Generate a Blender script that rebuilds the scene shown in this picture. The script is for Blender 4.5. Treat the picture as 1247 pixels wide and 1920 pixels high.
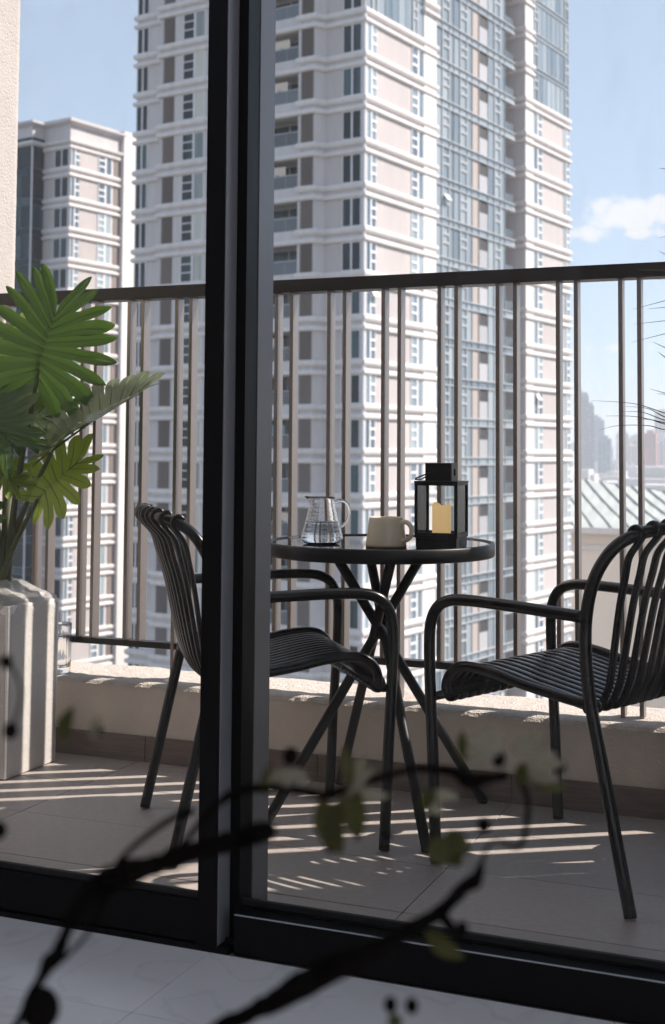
import bpy, bmesh, math, random
from mathutils import Vector, Matrix, noise
random.seed(11)
for o in list(bpy.data.objects): bpy.data.objects.remove(o)
scene = bpy.context.scene
COL = scene.collection
V = Vector
PI = math.pi

# ------------------------------------------------------------------ camera
cam = bpy.data.cameras.new('camera')
cam_ob = bpy.data.objects.new('camera', cam)
COL.objects.link(cam_ob)
cam_r, cam_u, cam_f = V((.92570, .37820, .00679)), V((.01571, -.05638, .99828)), V((-.37792, .92412, .05811))
cam_ob.matrix_world = Matrix(((cam_r.x, cam_u.x, -cam_f.x, 0), (cam_r.y, cam_u.y, -cam_f.y, 0), (cam_r.z, cam_u.z, -cam_f.z, 1.0), (0, 0, 0, 1)))
cam.sensor_fit = 'VERTICAL'
cam.sensor_height = 36.0
cam.lens = 36.0 * 2423.4 / 1920.0
cam.shift_y = -(960.0 - 703.5) / 1920.0
cam.clip_start = .05
cam.clip_end = 20000
cam.dof.use_dof = True
cam.dof.focus_distance = 3.3
cam.dof.aperture_fstop = 6.0
scene.camera = cam_ob

# ------------------------------------------------------------------ sky and sun
SUN_EL, SUN_AZ = math.radians(43), math.radians(33)          # azimuth from +x towards +y
world = bpy.data.worlds.new('World'); scene.world = world
world.use_nodes = True
nt = world.node_tree; nt.nodes.clear()
N = nt.nodes.new; L = nt.links.new
wo = N('ShaderNodeOutputWorld'); bg = N('ShaderNodeBackground'); sky = N('ShaderNodeTexSky')
sky.sky_type = 'NISHITA'; sky.sun_disc = False
sky.sun_elevation = SUN_EL; sky.sun_rotation = PI / 2 - SUN_AZ
sky.altitude = 300; sky.air_density = .75; sky.dust_density = 1.0; sky.ozone_density = 1.0
bg.inputs['Strength'].default_value = .15
# cumulus clouds: one low bank towards the river and faint streaks, the rest of the sky clear
tc = N('ShaderNodeTexCoord')
def vmath(op, a, b=None):
    n = N('ShaderNodeVectorMath'); n.operation = op
    L(a, n.inputs[0])
    if b is not None:
        if isinstance(b, (tuple, list)): n.inputs[1].default_value = b
        else: L(b, n.inputs[1])
    return n.outputs[0] if op not in ('LENGTH', 'DISTANCE') else n.outputs['Value']
def smath(op, a, b=None, clamp=False):
    n = N('ShaderNodeMath'); n.operation = op; n.use_clamp = clamp
    for i, v in enumerate((a, b)):
        if v is None: continue
        if isinstance(v, (int, float)): n.inputs[i].default_value = v
        else: L(v, n.inputs[i])
    return n.outputs[0]
nz = N('ShaderNodeTexNoise'); nz.inputs['Scale'].default_value = 60; nz.inputs['Detail'].default_value = 7; nz.inputs['Roughness'].default_value = .55
L(tc.outputs['Generated'], nz.inputs['Vector'])
mask = None
for (cx, cy, cz, rx, rz, k) in ((-.160, .970, .1770, .044, .0170, 1.0), (-.138, .972, .178, .022, .0150, 1.0), (-.190, .966, .166, .024, .009, .6), (-.150, .972, .164, .05, .007, .6), (-.176, .978, .079, .03, .004, .35)):
    d = vmath('SUBTRACT', tc.outputs['Generated'], (cx, cy, cz))
    d = vmath('MULTIPLY', d, (1 / rx, 0, 1 / rz))
    e = smath('MULTIPLY', smath('SUBTRACT', 1.0, vmath('LENGTH', d)), k)
    mask = e if mask is None else smath('MAXIMUM', mask, e)
m2 = smath('ADD', mask, smath('MULTIPLY', smath('SUBTRACT', nz.outputs['Fac'], .5), 2.1))
m3 = N('ShaderNodeMapRange'); m3.inputs['From Min'].default_value = .02; m3.inputs['From Max'].default_value = .60; m3.clamp = True; m3.interpolation_type = 'SMOOTHSTEP'
L(m2, m3.inputs['Value'])
gate = smath('GREATER_THAN', mask, -.6)
sep = N('ShaderNodeSeparateXYZ'); L(tc.outputs['Generated'], sep.inputs[0])
front = smath('GREATER_THAN', sep.outputs['Y'], 0.0)
fac = smath('MULTIPLY', smath('MULTIPLY', smath('MULTIPLY', m3.outputs[0], gate), front), .8)
mix = N('ShaderNodeMixRGB'); mix.inputs['Color2'].default_value = (2.95, 2.85, 2.85, 1)
hs = N('ShaderNodeHueSaturation'); hs.inputs['Saturation'].default_value = .85; L(sky.outputs[0], hs.inputs['Color'])
L(fac, mix.inputs['Fac']); # a humid city sky: thin even haze veils the clear sky all round
veil = N('ShaderNodeMixRGB'); veil.inputs['Fac'].default_value = .75; veil.inputs['Color2'].default_value = (1.27, 1.51, 1.83, 1)
L(hs.outputs[0], veil.inputs['Color1']); L(veil.outputs[0], mix.inputs['Color1'])
L(mix.outputs[0], bg.inputs['Color']); L(bg.outputs[0], wo.inputs['Surface'])

sun = bpy.data.lights.new('sun', 'SUN'); sun.energy = 3.3; sun.angle = math.radians(.53); sun.color = (1.0, .885, .785)
sun_ob = bpy.data.objects.new('sun', sun); COL.objects.link(sun_ob)
to_sun = V((math.cos(SUN_EL) * math.cos(SUN_AZ), math.cos(SUN_EL) * math.sin(SUN_AZ), math.sin(SUN_EL)))
sun_ob.rotation_euler = to_sun.to_track_quat('Z', 'Y').to_euler()
sun_ob.location = (4, 8, 9)

vs = scene.view_settings
vs.view_transform = 'Standard'; vs.look = 'None'; vs.gamma = 1; vs.use_curve_mapping = False; vs.exposure = 1.33
scene.render.engine = 'CYCLES'
scene.cycles.use_denoising = True
scene.cycles.max_bounces = 12; scene.cycles.transparent_max_bounces = 24
scene.cycles.diffuse_bounces = 6; scene.cycles.glossy_bounces = 5; scene.cycles.transmission_bounces = 10
scene.cycles.volume_bounces = 1
scene.cycles.caustics_reflective = False; scene.cycles.caustics_refractive = False
scene.cycles.sample_clamp_indirect = 8

# ------------------------------------------------------------------ materials
def mat(name, col, rough=.6, metal=0.0, var=.0, vscale=6.0, bump=0.0, bscale=80.0, spec=.5, stretch=None, obj_var=0.0, detail=4.0, coat=0.0):
    m = bpy.data.materials.new(name); m.use_nodes = True
    t = m.node_tree; b = t.nodes['Principled BSDF']
    b.inputs['Base Color'].default_value = (*col, 1); b.inputs['Roughness'].default_value = rough
    b.inputs['Metallic'].default_value = metal; b.inputs['Specular IOR Level'].default_value = spec
    if coat: b.inputs['Coat Weight'].default_value = coat; b.inputs['Coat Roughness'].default_value = .12
    tcn = t.nodes.new('ShaderNodeTexCoord'); vec = tcn.outputs['Object']
    if stretch:
        mp = t.nodes.new('ShaderNodeMapping'); mp.inputs['Scale'].default_value = stretch
        t.links.new(vec, mp.inputs['Vector']); vec = mp.outputs[0]
    colsock = None
    if var:
        n = t.nodes.new('ShaderNodeTexNoise'); n.inputs['Scale'].default_value = vscale; n.inputs['Detail'].default_value = detail; n.inputs['Roughness'].default_value = .6
        t.links.new(vec, n.inputs['Vector'])
        r = t.nodes.new('ShaderNodeMapRange'); r.inputs['From Min'].default_value = .25; r.inputs['From Max'].default_value = .75
        r.inputs['To Min'].default_value = 1 - var; r.inputs['To Max'].default_value = 1 + var
        t.links.new(n.outputs['Fac'], r.inputs['Value'])
        x = t.nodes.new('ShaderNodeMixRGB'); x.blend_type = 'MULTIPLY'; x.inputs['Fac'].default_value = 1; x.inputs['Color1'].default_value = (*col, 1)
        t.links.new(r.outputs[0], x.inputs['Color2']); colsock = x.outputs[0]
    if obj_var:
        oi = t.nodes.new('ShaderNodeObjectInfo')
        r = t.nodes.new('ShaderNodeMapRange'); r.inputs['To Min'].default_value = 1 - obj_var; r.inputs['To Max'].default_value = 1 + obj_var
        t.links.new(oi.outputs['Random'], r.inputs['Value'])
        x = t.nodes.new('ShaderNodeMixRGB'); x.blend_type = 'MULTIPLY'; x.inputs['Fac'].default_value = 1
        if colsock: t.links.new(colsock, x.inputs['Color1'])
        else: x.inputs['Color1'].default_value = (*col, 1)
        t.links.new(r.outputs[0], x.inputs['Color2']); colsock = x.outputs[0]
    if colsock: t.links.new(colsock, b.inputs['Base Color'])
    if bump:
        n = t.nodes.new('ShaderNodeTexNoise'); n.inputs['Scale'].default_value = bscale; n.inputs['Detail'].default_value = 5
        t.links.new(vec, n.inputs['Vector'])
        bp = t.nodes.new('ShaderNodeBump'); bp.inputs['Strength'].default_value = bump; bp.inputs['Distance'].default_value = .01
        t.links.new(n.outputs['Fac'], bp.inputs['Height']); t.links.new(bp.outputs[0], b.inputs['Normal'])
    return m

def facade_glass(name, dark, light, rough=.06, cut=(.55, .8), ior=1.6, stripes=True):
    """tinted window glass; from pane to pane it shows a dark room or pale curtains"""
    m = bpy.data.materials.new(name); m.use_nodes = True
    t = m.node_tree; b = t.nodes['Principled BSDF']
    b.inputs['Roughness'].default_value = rough; b.inputs['IOR'].default_value = ior
    oi = t.nodes.new('ShaderNodeObjectInfo'); tcn = t.nodes.new('ShaderNodeTexCoord')
    mp = t.nodes.new('ShaderNodeMapping'); mp.inputs['Scale'].default_value = (1.7, 1.7, .12)
    t.links.new(tcn.outputs['Object'], mp.inputs['Vector'])
    cmb = t.nodes.new('ShaderNodeVectorMath'); cmb.operation = 'ADD'
    sc_ = t.nodes.new('ShaderNodeMath'); sc_.operation = 'MULTIPLY'; sc_.inputs[1].default_value = 37.0
    t.links.new(oi.outputs['Random'], sc_.inputs[0]); t.links.new(mp.outputs[0], cmb.inputs[0]); t.links.new(sc_.outputs[0], cmb.inputs[1])
    n = t.nodes.new('ShaderNodeTexNoise'); n.inputs['Scale'].default_value = 1.0; n.inputs['Detail'].default_value = 3
    t.links.new(cmb.outputs[0], n.inputs['Vector'])
    a = t.nodes.new('ShaderNodeMath'); a.operation = 'MULTIPLY_ADD'; a.inputs[1].default_value = .55; 
    h = t.nodes.new('ShaderNodeMath'); h.operation = 'MULTIPLY'; h.inputs[1].default_value = .6
    t.links.new(oi.outputs['Random'], h.inputs[0]); t.links.new(n.outputs['Fac'], a.inputs[0]); t.links.new(h.outputs[0], a.inputs[2])
    r = t.nodes.new('ShaderNodeMapRange'); r.inputs['From Min'].default_value = cut[0]; r.inputs['From Max'].default_value = cut[1]; r.clamp = True
    t.links.new(a.outputs[0], r.inputs['Value'])
    x = t.nodes.new('ShaderNodeMixRGB'); x.inputs['Color1'].default_value = (*dark, 1); x.inputs['Color2'].default_value = (*light, 1)
    t.links.new(r.outputs[0], x.inputs['Fac']); t.links.new(x.outputs[0], b.inputs['Base Color'])
    return m

def clear_pane(name, tint=(.97, .98, .98), ior=1.45, dust=0.0):
    m = bpy.data.materials.new(name); m.use_nodes = True
    t = m.node_tree; t.nodes.clear()
    o = t.nodes.new('ShaderNodeOutputMaterial'); mx = t.nodes.new('ShaderNodeMixShader')
    tr = t.nodes.new('ShaderNodeBsdfTransparent'); tr.inputs[0].default_value = (*tint, 1)
    gl = t.nodes.new('ShaderNodeBsdfGlossy'); gl.inputs['Roughness'].default_value = .0
    fr = t.nodes.new('ShaderNodeFresnel'); fr.inputs['IOR'].default_value = ior
    t.links.new(fr.outputs[0], mx.inputs[0]); t.links.new(tr.outputs[0], mx.inputs[1]); t.links.new(gl.outputs[0], mx.inputs[2])
    if dust:
        tcn = t.nodes.new('ShaderNodeTexCoord'); n = t.nodes.new('ShaderNodeTexNoise'); n.inputs['Scale'].default_value = 5; n.inputs['Detail'].default_value = 9; n.inputs['Roughness'].default_value = .7
        mp = t.nodes.new('ShaderNodeMapping'); mp.inputs['Scale'].default_value = (2, 1, .7)
        t.links.new(tcn.outputs['Object'], mp.inputs['Vector']); t.links.new(mp.outputs[0], n.inputs['Vector'])
        rg = t.nodes.new('ShaderNodeMapRange'); rg.inputs['From Min'].default_value = .5; rg.inputs['From Max'].default_value = .8; rg.inputs['To Max'].default_value = dust
        df = t.nodes.new('ShaderNodeBsdfDiffuse'); df.inputs[0].default_value = (.6, .58, .56, 1); m4 = t.nodes.new('ShaderNodeMixShader')
        t.links.new(n.outputs['Fac'], rg.inputs['Value']); t.links.new(rg.outputs[0], m4.inputs[0])
        t.links.new(mx.outputs[0], m4.inputs[1]); t.links.new(df.outputs[0], m4.inputs[2]); mx = m4
    t.links.new(mx.outputs[0], o.inputs['Surface'])
    return m

def glass(name, col=(1, 1, 1), ior=1.47, rough=0.0):
    m = bpy.data.materials.new(name); m.use_nodes = True
    b = m.node_tree.nodes['Principled BSDF']
    b.inputs['Base Color'].default_value = (*col, 1); b.inputs['Transmission Weight'].default_value = 1
    b.inputs['IOR'].default_value = ior; b.inputs['Roughness'].default_value = rough
    return m

def leafy(name, col, trans=.35, rough=.35):
    m = mat(name, col, rough, var=.18, vscale=14, obj_var=.12)
    t = m.node_tree; b = t.nodes['Principled BSDF']; o = t.nodes['Material Output']
    tr = t.nodes.new('ShaderNodeBsdfTranslucent'); tr.inputs[0].default_value = (col[0] * 1.5, col[1] * 1.6, col[2] * .8, 1)
    mx = t.nodes.new('ShaderNodeMixShader'); mx.inputs[0].default_value = trans
    t.links.new(b.outputs[0], mx.inputs[1]); t.links.new(tr.outputs[0], mx.inputs[2]); t.links.new(mx.outputs[0], o.inputs['Surface'])
    return m

def marble_mat():
    m = mat('marble', (.79, .745, .73), .22, var=.06, vscale=3)
    t = m.node_tree; b = t.nodes['Principled BSDF']
    src = b.inputs['Base Color'].links[0].from_socket
    tcn = t.nodes.new('ShaderNodeTexCoord'); oi = t.nodes.new('ShaderNodeObjectInfo')
    ad = t.nodes.new('ShaderNodeVectorMath'); ad.operation = 'ADD'
    sc_ = t.nodes.new('ShaderNodeMath'); sc_.operation = 'MULTIPLY'; sc_.inputs[1].default_value = 20
    t.links.new(oi.outputs['Random'], sc_.inputs[0]); t.links.new(tcn.outputs['Object'], ad.inputs[0]); t.links.new(sc_.outputs[0], ad.inputs[1])
    w = t.nodes.new('ShaderNodeTexNoise'); w.inputs['Scale'].default_value = 2.2; w.inputs['Detail'].default_value = 8; w.inputs['Distortion'].default_value = 1.1
    t.links.new(ad.outputs[0], w.inputs['Vector'])
    s = t.nodes.new('ShaderNodeMath'); s.operation = 'SUBTRACT'; s.inputs[1].default_value = .5
    a = t.nodes.new('ShaderNodeMath'); a.operation = 'ABSOLUTE'
    t.links.new(w.outputs['Fac'], s.inputs[0]); t.links.new(s.outputs[0], a.inputs[0])
    r = t.nodes.new('ShaderNodeMapRange'); r.inputs['From Min'].default_value = 0; r.inputs['From Max'].default_value = .018; r.inputs['To Min'].default_value = .91; r.inputs['To Max'].default_value = 1
    t.links.new(a.outputs[0], r.inputs['Value'])
    x = t.nodes.new('ShaderNodeMixRGB'); x.blend_type = 'MULTIPLY'; x.inputs['Fac'].default_value = 1
    t.links.new(src, x.inputs['Color1']); t.links.new(r.outputs[0], x.inputs['Color2']); t.links.new(x.outputs[0], b.inputs['Base Color'])
    return m

M = dict(
    facade=mat('facade_paint', (0.574, 0.548, 0.555), .75, var=.09, vscale=1.6, stretch=(1, 1, .16)),
    infill=mat('facade_infill_paint', (0.510, 0.472, 0.472), .8, var=.09, vscale=1.3, stretch=(1, 1, .2), obj_var=.05),
    trim=mat('facade_trim_paint', (0.676, 0.644, 0.638), .7, var=.10, vscale=1.8, stretch=(1, 1, .3), obj_var=.03),
    pier=mat('facade_white_pier', (0.722, 0.695, 0.689), .7, var=.07, vscale=1.2, stretch=(1, 1, .1)),
    frame=mat('white_window_frame', (0.806, 0.793, 0.819), .5),
    louvre=mat('taupe_louvre', (0.221, 0.182, 0.169), .6, obj_var=.25),
    concrete=mat('beige_panel', (0.429, 0.370, 0.345), .8, var=.08, vscale=.8),
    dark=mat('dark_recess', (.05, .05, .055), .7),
    greypanel=mat('grey_balcony_panel', (0.429, 0.429, 0.455), .35, obj_var=.15),
    balcglass=mat('smoked_balcony_glass', (.10, .12, .14), .12, obj_var=.3),
    gdark=facade_glass('dark_window_glass', (.010, .018, .026), (.08, .14, .165), cut=(.58, 1.0), ior=1.34),
    gcurt=facade_glass('curtained_window_glass', (0.130, 0.169, 0.182), (0.546, 0.546, 0.481), cut=(.25, .75)),
    gblue=facade_glass('pale_blue_window_glass', (0.078, 0.130, 0.182), (0.390, 0.481, 0.533), cut=(.35, .9), ior=1.6),
    gcw=facade_glass('curtain_wall_glass', (0.111, 0.156, 0.202), (0.351, 0.403, 0.442), cut=(.25, .9), ior=1.7),
    mullion=mat('pale_mullion', (.40, .42, .45), .45),
    rail=mat('bronze_rail_paint', (0.308, 0.262, 0.241), .36, metal=.88, var=.05, vscale=30),
    rail_shaded=mat('bronze_rail_paint_shaded', (.030, .025, .024), .38, var=.08, vscale=30, spec=.35),  # same paint as the bars, darkened to carry the rails' shaded front
    plaster=mat('beige_plaster', (.68, .60, .525), .9, var=.09, vscale=7, bump=.3, bscale=110),
    coping=mat('rough_coping', (.60, .54, .49), .95, var=.14, vscale=40, bump=.8, bscale=160),
    sidewall=mat('pale_plaster', (.49, .455, .435), .9, var=.06, vscale=14, bump=.5, bscale=120),
    skirt=mat('wood_skirting', (0.184, 0.141, 0.119), .5, var=.3, vscale=5, stretch=(1.5, 1, 22), obj_var=.08),
    tile=mat('taupe_floor_tile', (0.413, 0.369, 0.344), .46, var=.10, vscale=60, bump=.06, bscale=260, obj_var=.05),
    grout=mat('tile_grout', (.10, .085, .08), .9),
    marble=marble_mat(),
    mgrout=mat('marble_joint', (.22, .21, .20), .8),
    alu=mat('anthracite_aluminium', (.006, .0056, .006), .42, metal=.0, var=.08, vscale=20, stretch=(8, 8, .3), spec=.13),
    alu_daylit=mat('brushed_aluminium_daylit', (.25, .245, .26), .45, metal=.35, var=.10, vscale=30, stretch=(12, 12, .25)),
    rubber=mat('black_rubber', (.01, .01, .01), .6),
    pane=clear_pane('door_glass', (.97, .98, .98), 1.28, .05),
    chair=mat('black_plastic', (.006, .0056, .006), .25, var=.15, vscale=25, bump=.03, bscale=300, spec=.42),
    cap=mat('pale_foot_cap', (.42, .40, .38), .5),
    tblack=mat('black_powder_coat', (.007, .0066, .007), .40, var=.12, vscale=30, spec=.3),
    ttop=mat('black_glass_top', (.008, .008, .009), .02, spec=.6),
    mug=mat('cream_stoneware', (.84, .72, .55), .32, var=.03, vscale=20, coat=.3),
    mugraw=mat('unglazed_clay', (.40, .28, .17), .8),
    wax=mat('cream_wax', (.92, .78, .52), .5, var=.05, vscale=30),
    lantern=mat('black_lantern_paint', (.007, .006, .006), .45, spec=.25, bump=.03, bscale=200),
    lpane=clear_pane('lantern_glass', (.96, .97, .97)),
    glassware=glass('clear_glass'),
    water=glass('water', (.98, .99, 1.0), 1.33),
    planter=mat('white_planter', (0.816, 0.801, 0.791), .3, var=.10, vscale=22, bump=.12, bscale=26, stretch=(.6, .6, 5)),
    leaf=leafy('leaf_green', (0.072, 0.132, 0.033), .28, .24),
    leafgrey=leafy('leaf_grey_green', (0.140, 0.175, 0.105), .12, .2),
    leafyel=leafy('leaf_yellow_green', (0.224, 0.280, 0.042), .4),
    vein=mat('pale_vein', (.13, .18, .06), .5),
    stem=mat('plant_stem', (.07, .085, .03), .45, var=.3, vscale=20, stretch=(1, 1, .2)),
    soil=mat('potting_soil', (.04, .03, .025), .95, bump=.6, bscale=60),
    straw=mat('dry_grass_blade', (.10, .075, .04), .6, var=.2, vscale=30),
    bark=mat('dark_bark', (.005, .004, .0035), .9, var=.3, vscale=60, bump=.4, bscale=120, spec=.03),
    petal=leafy('white_petal', (0.240, 0.228, 0.210), .3, .6),
    bleaf=leafy('blossom_leaf', (.045, .047, .010), .3, .5),
    bud=mat('dark_bud', (.005, .004, .004), .8, spec=.05),
    wallpaint=mat('room_wall_paint', (0.743, 0.716, 0.689), .85),
    ceil=mat('ceiling_paint', (0.788, 0.766, 0.745), .85),
    ground=mat('distant_ground', (.17, .165, .15), .95, var=.35, vscale=.02),
    roof=mat('ribbed_metal_roof', (0.442, 0.474, 0.455), .5, var=.1, vscale=.2),
    roofpink=mat('terracotta_sheet_roof', (0.494, 0.423, 0.397), .6, var=.1, vscale=.2),
    rib=mat('dark_roof_seam', (.27, .285, .28), .6),
    slate=mat('slate_tower_paint', (0.260, 0.286, 0.338), .7, var=.06, vscale=.02),
    blue=mat('blue_glass_tower', (0.169, 0.260, 0.325), .35, var=.08, vscale=.02),
    pale=mat('pale_tower_paint', (0.598, 0.585, 0.585), .8, var=.06, vscale=.02),
    cream=mat('cream_tower_paint', (0.780, 0.689, 0.598), .8, var=.06, vscale=.02),
    red=mat('red_tower_paint', (0.494, 0.169, 0.156), .8, var=.06, vscale=.02),
    darkb=mat('dark_block_paint', (0.169, 0.156, 0.163), .8, var=.06, vscale=.02),
    cwin=mat('distant_window_band', (.10, .12, .15), .3, obj_var=.2),
)
def film_mat():
    m = bpy.data.materials.new('stretch_film'); m.use_nodes = True
    t = m.node_tree; b = t.nodes['Principled BSDF']; o = t.nodes['Material Output']
    b.inputs['Base Color'].default_value = (.72, .70, .68, 1); b.inputs['Roughness'].default_value = .16
    tcn = t.nodes.new('ShaderNodeTexCoord'); n = t.nodes.new('ShaderNodeTexNoise'); n.inputs['Scale'].default_value = 36; n.inputs['Detail'].default_value = 8; n.inputs['Distortion'].default_value = 2.6
    bp = t.nodes.new('ShaderNodeBump'); bp.inputs['Strength'].default_value = .38; bp.inputs['Distance'].default_value = .012
    t.links.new(tcn.outputs['Object'], n.inputs['Vector']); t.links.new(n.outputs['Fac'], bp.inputs['Height']); t.links.new(bp.outputs[0], b.inputs['Normal'])
    tr = t.nodes.new('ShaderNodeBsdfTranslucent'); tr.inputs[0].default_value = (.7, .68, .66, 1)
    tp = t.nodes.new('ShaderNodeBsdfTransparent')
    m1 = t.nodes.new('ShaderNodeMixShader'); m1.inputs[0].default_value = .3
    m2_ = t.nodes.new('ShaderNodeMixShader'); m2_.inputs[0].default_value = .42
    t.links.new(b.outputs[0], m1.inputs[1]); t.links.new(tr.outputs[0], m1.inputs[2])
    t.links.new(m1.outputs[0], m2_.inputs[1]); t.links.new(tp.outputs[0], m2_.inputs[2]); t.links.new(m2_.outputs[0], o.inputs['Surface'])
    return m
M['film'] = film_mat()
b_ = M['wax'].node_tree.nodes['Principled BSDF']                # candle wax with a faint warm emission added
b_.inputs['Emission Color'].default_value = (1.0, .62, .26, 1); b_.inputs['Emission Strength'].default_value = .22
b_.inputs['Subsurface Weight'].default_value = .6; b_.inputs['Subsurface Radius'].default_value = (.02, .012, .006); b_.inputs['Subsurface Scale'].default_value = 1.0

# ------------------------------------------------------------------ mesh helpers
class MB:
    def __init__(self): self.v = []; self.f = []
    def quadbox(self, x0, x1, y0, y1, z0, z1):
        b = len(self.v)
        self.v += [(x0, y0, z0), (x1, y0, z0), (x1, y1, z0), (x0, y1, z0), (x0, y0, z1), (x1, y0, z1), (x1, y1, z1), (x0, y1, z1)]
        for q in ((0, 3, 2, 1), (4, 5, 6, 7), (0, 1, 5, 4), (1, 2, 6, 5), (2, 3, 7, 6), (3, 0, 4, 7)): self.f.append([b + i for i in q])
        return self
    def tube(self, pts, r, seg=10, cap=True, flat=1.0, up=None, closed=False, sq=2.0):
        """round (or flattened) tube along points; r is a number or one radius per point"""
        pts = [V(p) for p in pts]; n = len(pts); b = len(self.v)
        rr = r if isinstance(r, (list, tuple)) else [r] * n
        prev = None
        for i, p in enumerate(pts):
            if closed: t = pts[(i + 1) % n] - pts[i - 1]
            else: t = pts[min(i + 1, n - 1)] - pts[max(i - 1, 0)]
            t = t.normalized() if t.length > 1e-9 else V((0, 0, 1))
            if prev is None:
                a = V(up) if up else (V((0, 0, 1)) if abs(t.z) < .9 else V((1, 0, 0)))
                nrm = (a - t * a.dot(t)).normalized()
            else: nrm = (prev - t * prev.dot(t)).normalized()
            prev = nrm; bi = t.cross(nrm)
            for k in range(seg):
                q = 2 * PI * (k + (.5 if sq > 2 else 0)) / seg; cq, sn_ = math.cos(q), math.sin(q)
                if sq > 2: cq, sn_ = math.copysign(abs(cq) ** (2 / sq), cq), math.copysign(abs(sn_) ** (2 / sq), sn_)
                self.v.append(tuple(p + nrm * cq * rr[i] * flat + bi * sn_ * rr[i]))
        last = n if closed else n - 1
        for i in range(last):
            for k in range(seg):
                a0 = b + i * seg + k; a1 = b + i * seg + (k + 1) % seg
                c0 = b + ((i + 1) % n) * seg + k; c1 = b + ((i + 1) % n) * seg + (k + 1) % seg
                self.f.append([a0, a1, c1, c0])
        if cap and not closed:
            self.f.append([b + k for k in reversed(range(seg))]); self.f.append([b + (n - 1) * seg + k for k in range(seg)])
        return self
    def lathe(self, prof, cx=0, cy=0, seg=40):
        b = len(self.v); n = len(prof)
        for r, z in prof:
            for k in range(seg):
                q = 2 * PI * k / seg; self.v.append((cx + r * math.cos(q), cy + r * math.sin(q), z))
        for i in range(n - 1):
            for k in range(seg):
                self.f.append([b + i * seg + k, b + i * seg + (k + 1) % seg, b + (i + 1) * seg + (k + 1) % seg, b + (i + 1) * seg + k])
        return self
    def ball(self, c, r, seg=10, sz=1.0):
        prof = [(max(1e-4, r * math.sin(PI * i / 8)), c[2] - r * sz * math.cos(PI * i / 8)) for i in range(9)]
        return self.lathe(prof, c[0], c[1], seg)
    def sweep(self, path, prof):
        """profile (out, z) carried along a plan polyline with mitred corners; outward is to the right of travel"""
        b = len(self.v); m = len(prof); n = len(path)
        for i, p in enumerate(path):
            def nr(a, c):
                d = V((c[0] - a[0], c[1] - a[1])); d.normalize(); return V((d.y, -d.x))
            if i == 0: o = nr(path[0], path[1])
            elif i == n - 1: o = nr(path[-2], path[-1])
            else:
                n1, n2 = nr(path[i - 1], p), nr(p, path[i + 1]); s = n1 + n2
                o = s / max(.25, (1 + n1.dot(n2)))
            for (d, z) in prof: self.v.append((p[0] + o.x * d, p[1] + o.y * d, z))
        for i in range(n - 1):
            for k in range(m - 1):
                a = b + i * m + k; self.f.append([a, a + m, a + m + 1, a + 1])
        self.f.append([b + k for k in range(m)]); self.f.append([b + (n - 1) * m + k for k in reversed(range(m))])
        return self
    def mesh(self, name, m, smooth=False, bevel=0.0):
        me = bpy.data.meshes.new(name); me.from_pydata(self.v, [], self.f)
        me.materials.append(M[m] if isinstance(m, str) else m)
        bm = bmesh.new(); bm.from_mesh(me)
        bmesh.ops.recalc_face_normals(bm, faces=bm.faces)
        if bevel: bmesh.ops.bevel(bm, geom=list(bm.edges), offset=bevel, segments=2, affect='EDGES', profile=.6, clamp_overlap=True)
        bm.to_mesh(me); bm.free()
        if smooth:
            me.polygons.foreach_set('use_smooth', [True] * len(me.polygons))
        me.update()
        return me
    def build(self, name, m, parent=None, smooth=False, bevel=0.0, loc=None, rot=None):
        return put(name, self.mesh(name, m, smooth, bevel), parent, loc, rot)

def put(name, me, parent=None, loc=None, rot=None):
    o = bpy.data.objects.new(name, me); COL.objects.link(o)
    if parent: o.parent = parent
    if loc: o.location = loc
    if rot: o.rotation_euler = rot
    return o
def thing(name, label, cat, loc=(0, 0, 0), rotz=0, group=None):
    o = bpy.data.objects.new(name, None); COL.objects.link(o); o.empty_display_size = .1
    o.location = loc; o.rotation_euler = (0, 0, rotz)
    return tag(o, label, cat, group)
def tag(o, label, cat, group=None):
    o['label'] = label; o['category'] = cat
    if group: o['group'] = group
    return o
def structure(o): o['kind'] = 'structure'; return o
def stuff(o): o['kind'] = 'stuff'; return o
def box(x0, x1, y0, y1, z0, z1): return MB().quadbox(x0, x1, y0, y1, z0, z1)
def smooth_path(pts, sub=6):
    """Catmull-Rom through the points (3D plus optional radius)"""
    P = [list(p) for p in pts]; out = []
    for i in range(len(P) - 1):
        p0 = P[max(i - 1, 0)]; p1 = P[i]; p2 = P[i + 1]; p3 = P[min(i + 2, len(P) - 1)]
        for s in range(sub):
            t = s / sub; t2 = t * t; t3 = t2 * t
            out.append([.5 * (2 * b + (c - a) * t + (2 * a - 5 * b + 4 * c - d) * t2 + (3 * b - a - 3 * c + d) * t3) for a, b, c, d in zip(p0, p1, p2, p3)])
    out.append(P[-1]); return out
def copy_tree(o, parent=None):
    c = o.copy(); COL.objects.link(c)
    if parent: c.parent = parent
    for ch in list(o.children): copy_tree(ch, c)
    return c

# ================================================================== the balcony and the room behind it
PAR_Y0, PAR_Y1, PAR_Z = 3.675, 3.945, .247
LW_X, RW_X, END_Y = -2.89, .62, 3.95

g = MB(); R_ = 6000; n_ = 24
for i in range(n_ + 1):
    for j in range(n_ + 1): g.v.append((-R_ + 2 * R_ * i / n_, -R_ + 2 * R_ * j / n_, 0))
for i in range(n_):
    for j in range(n_): a = i * (n_ + 1) + j; g.f.append([a, a + n_ + 1, a + n_ + 2, a + 1])
structure(g.build('city_ground', 'ground', loc=(0, 0, -45)))

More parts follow.
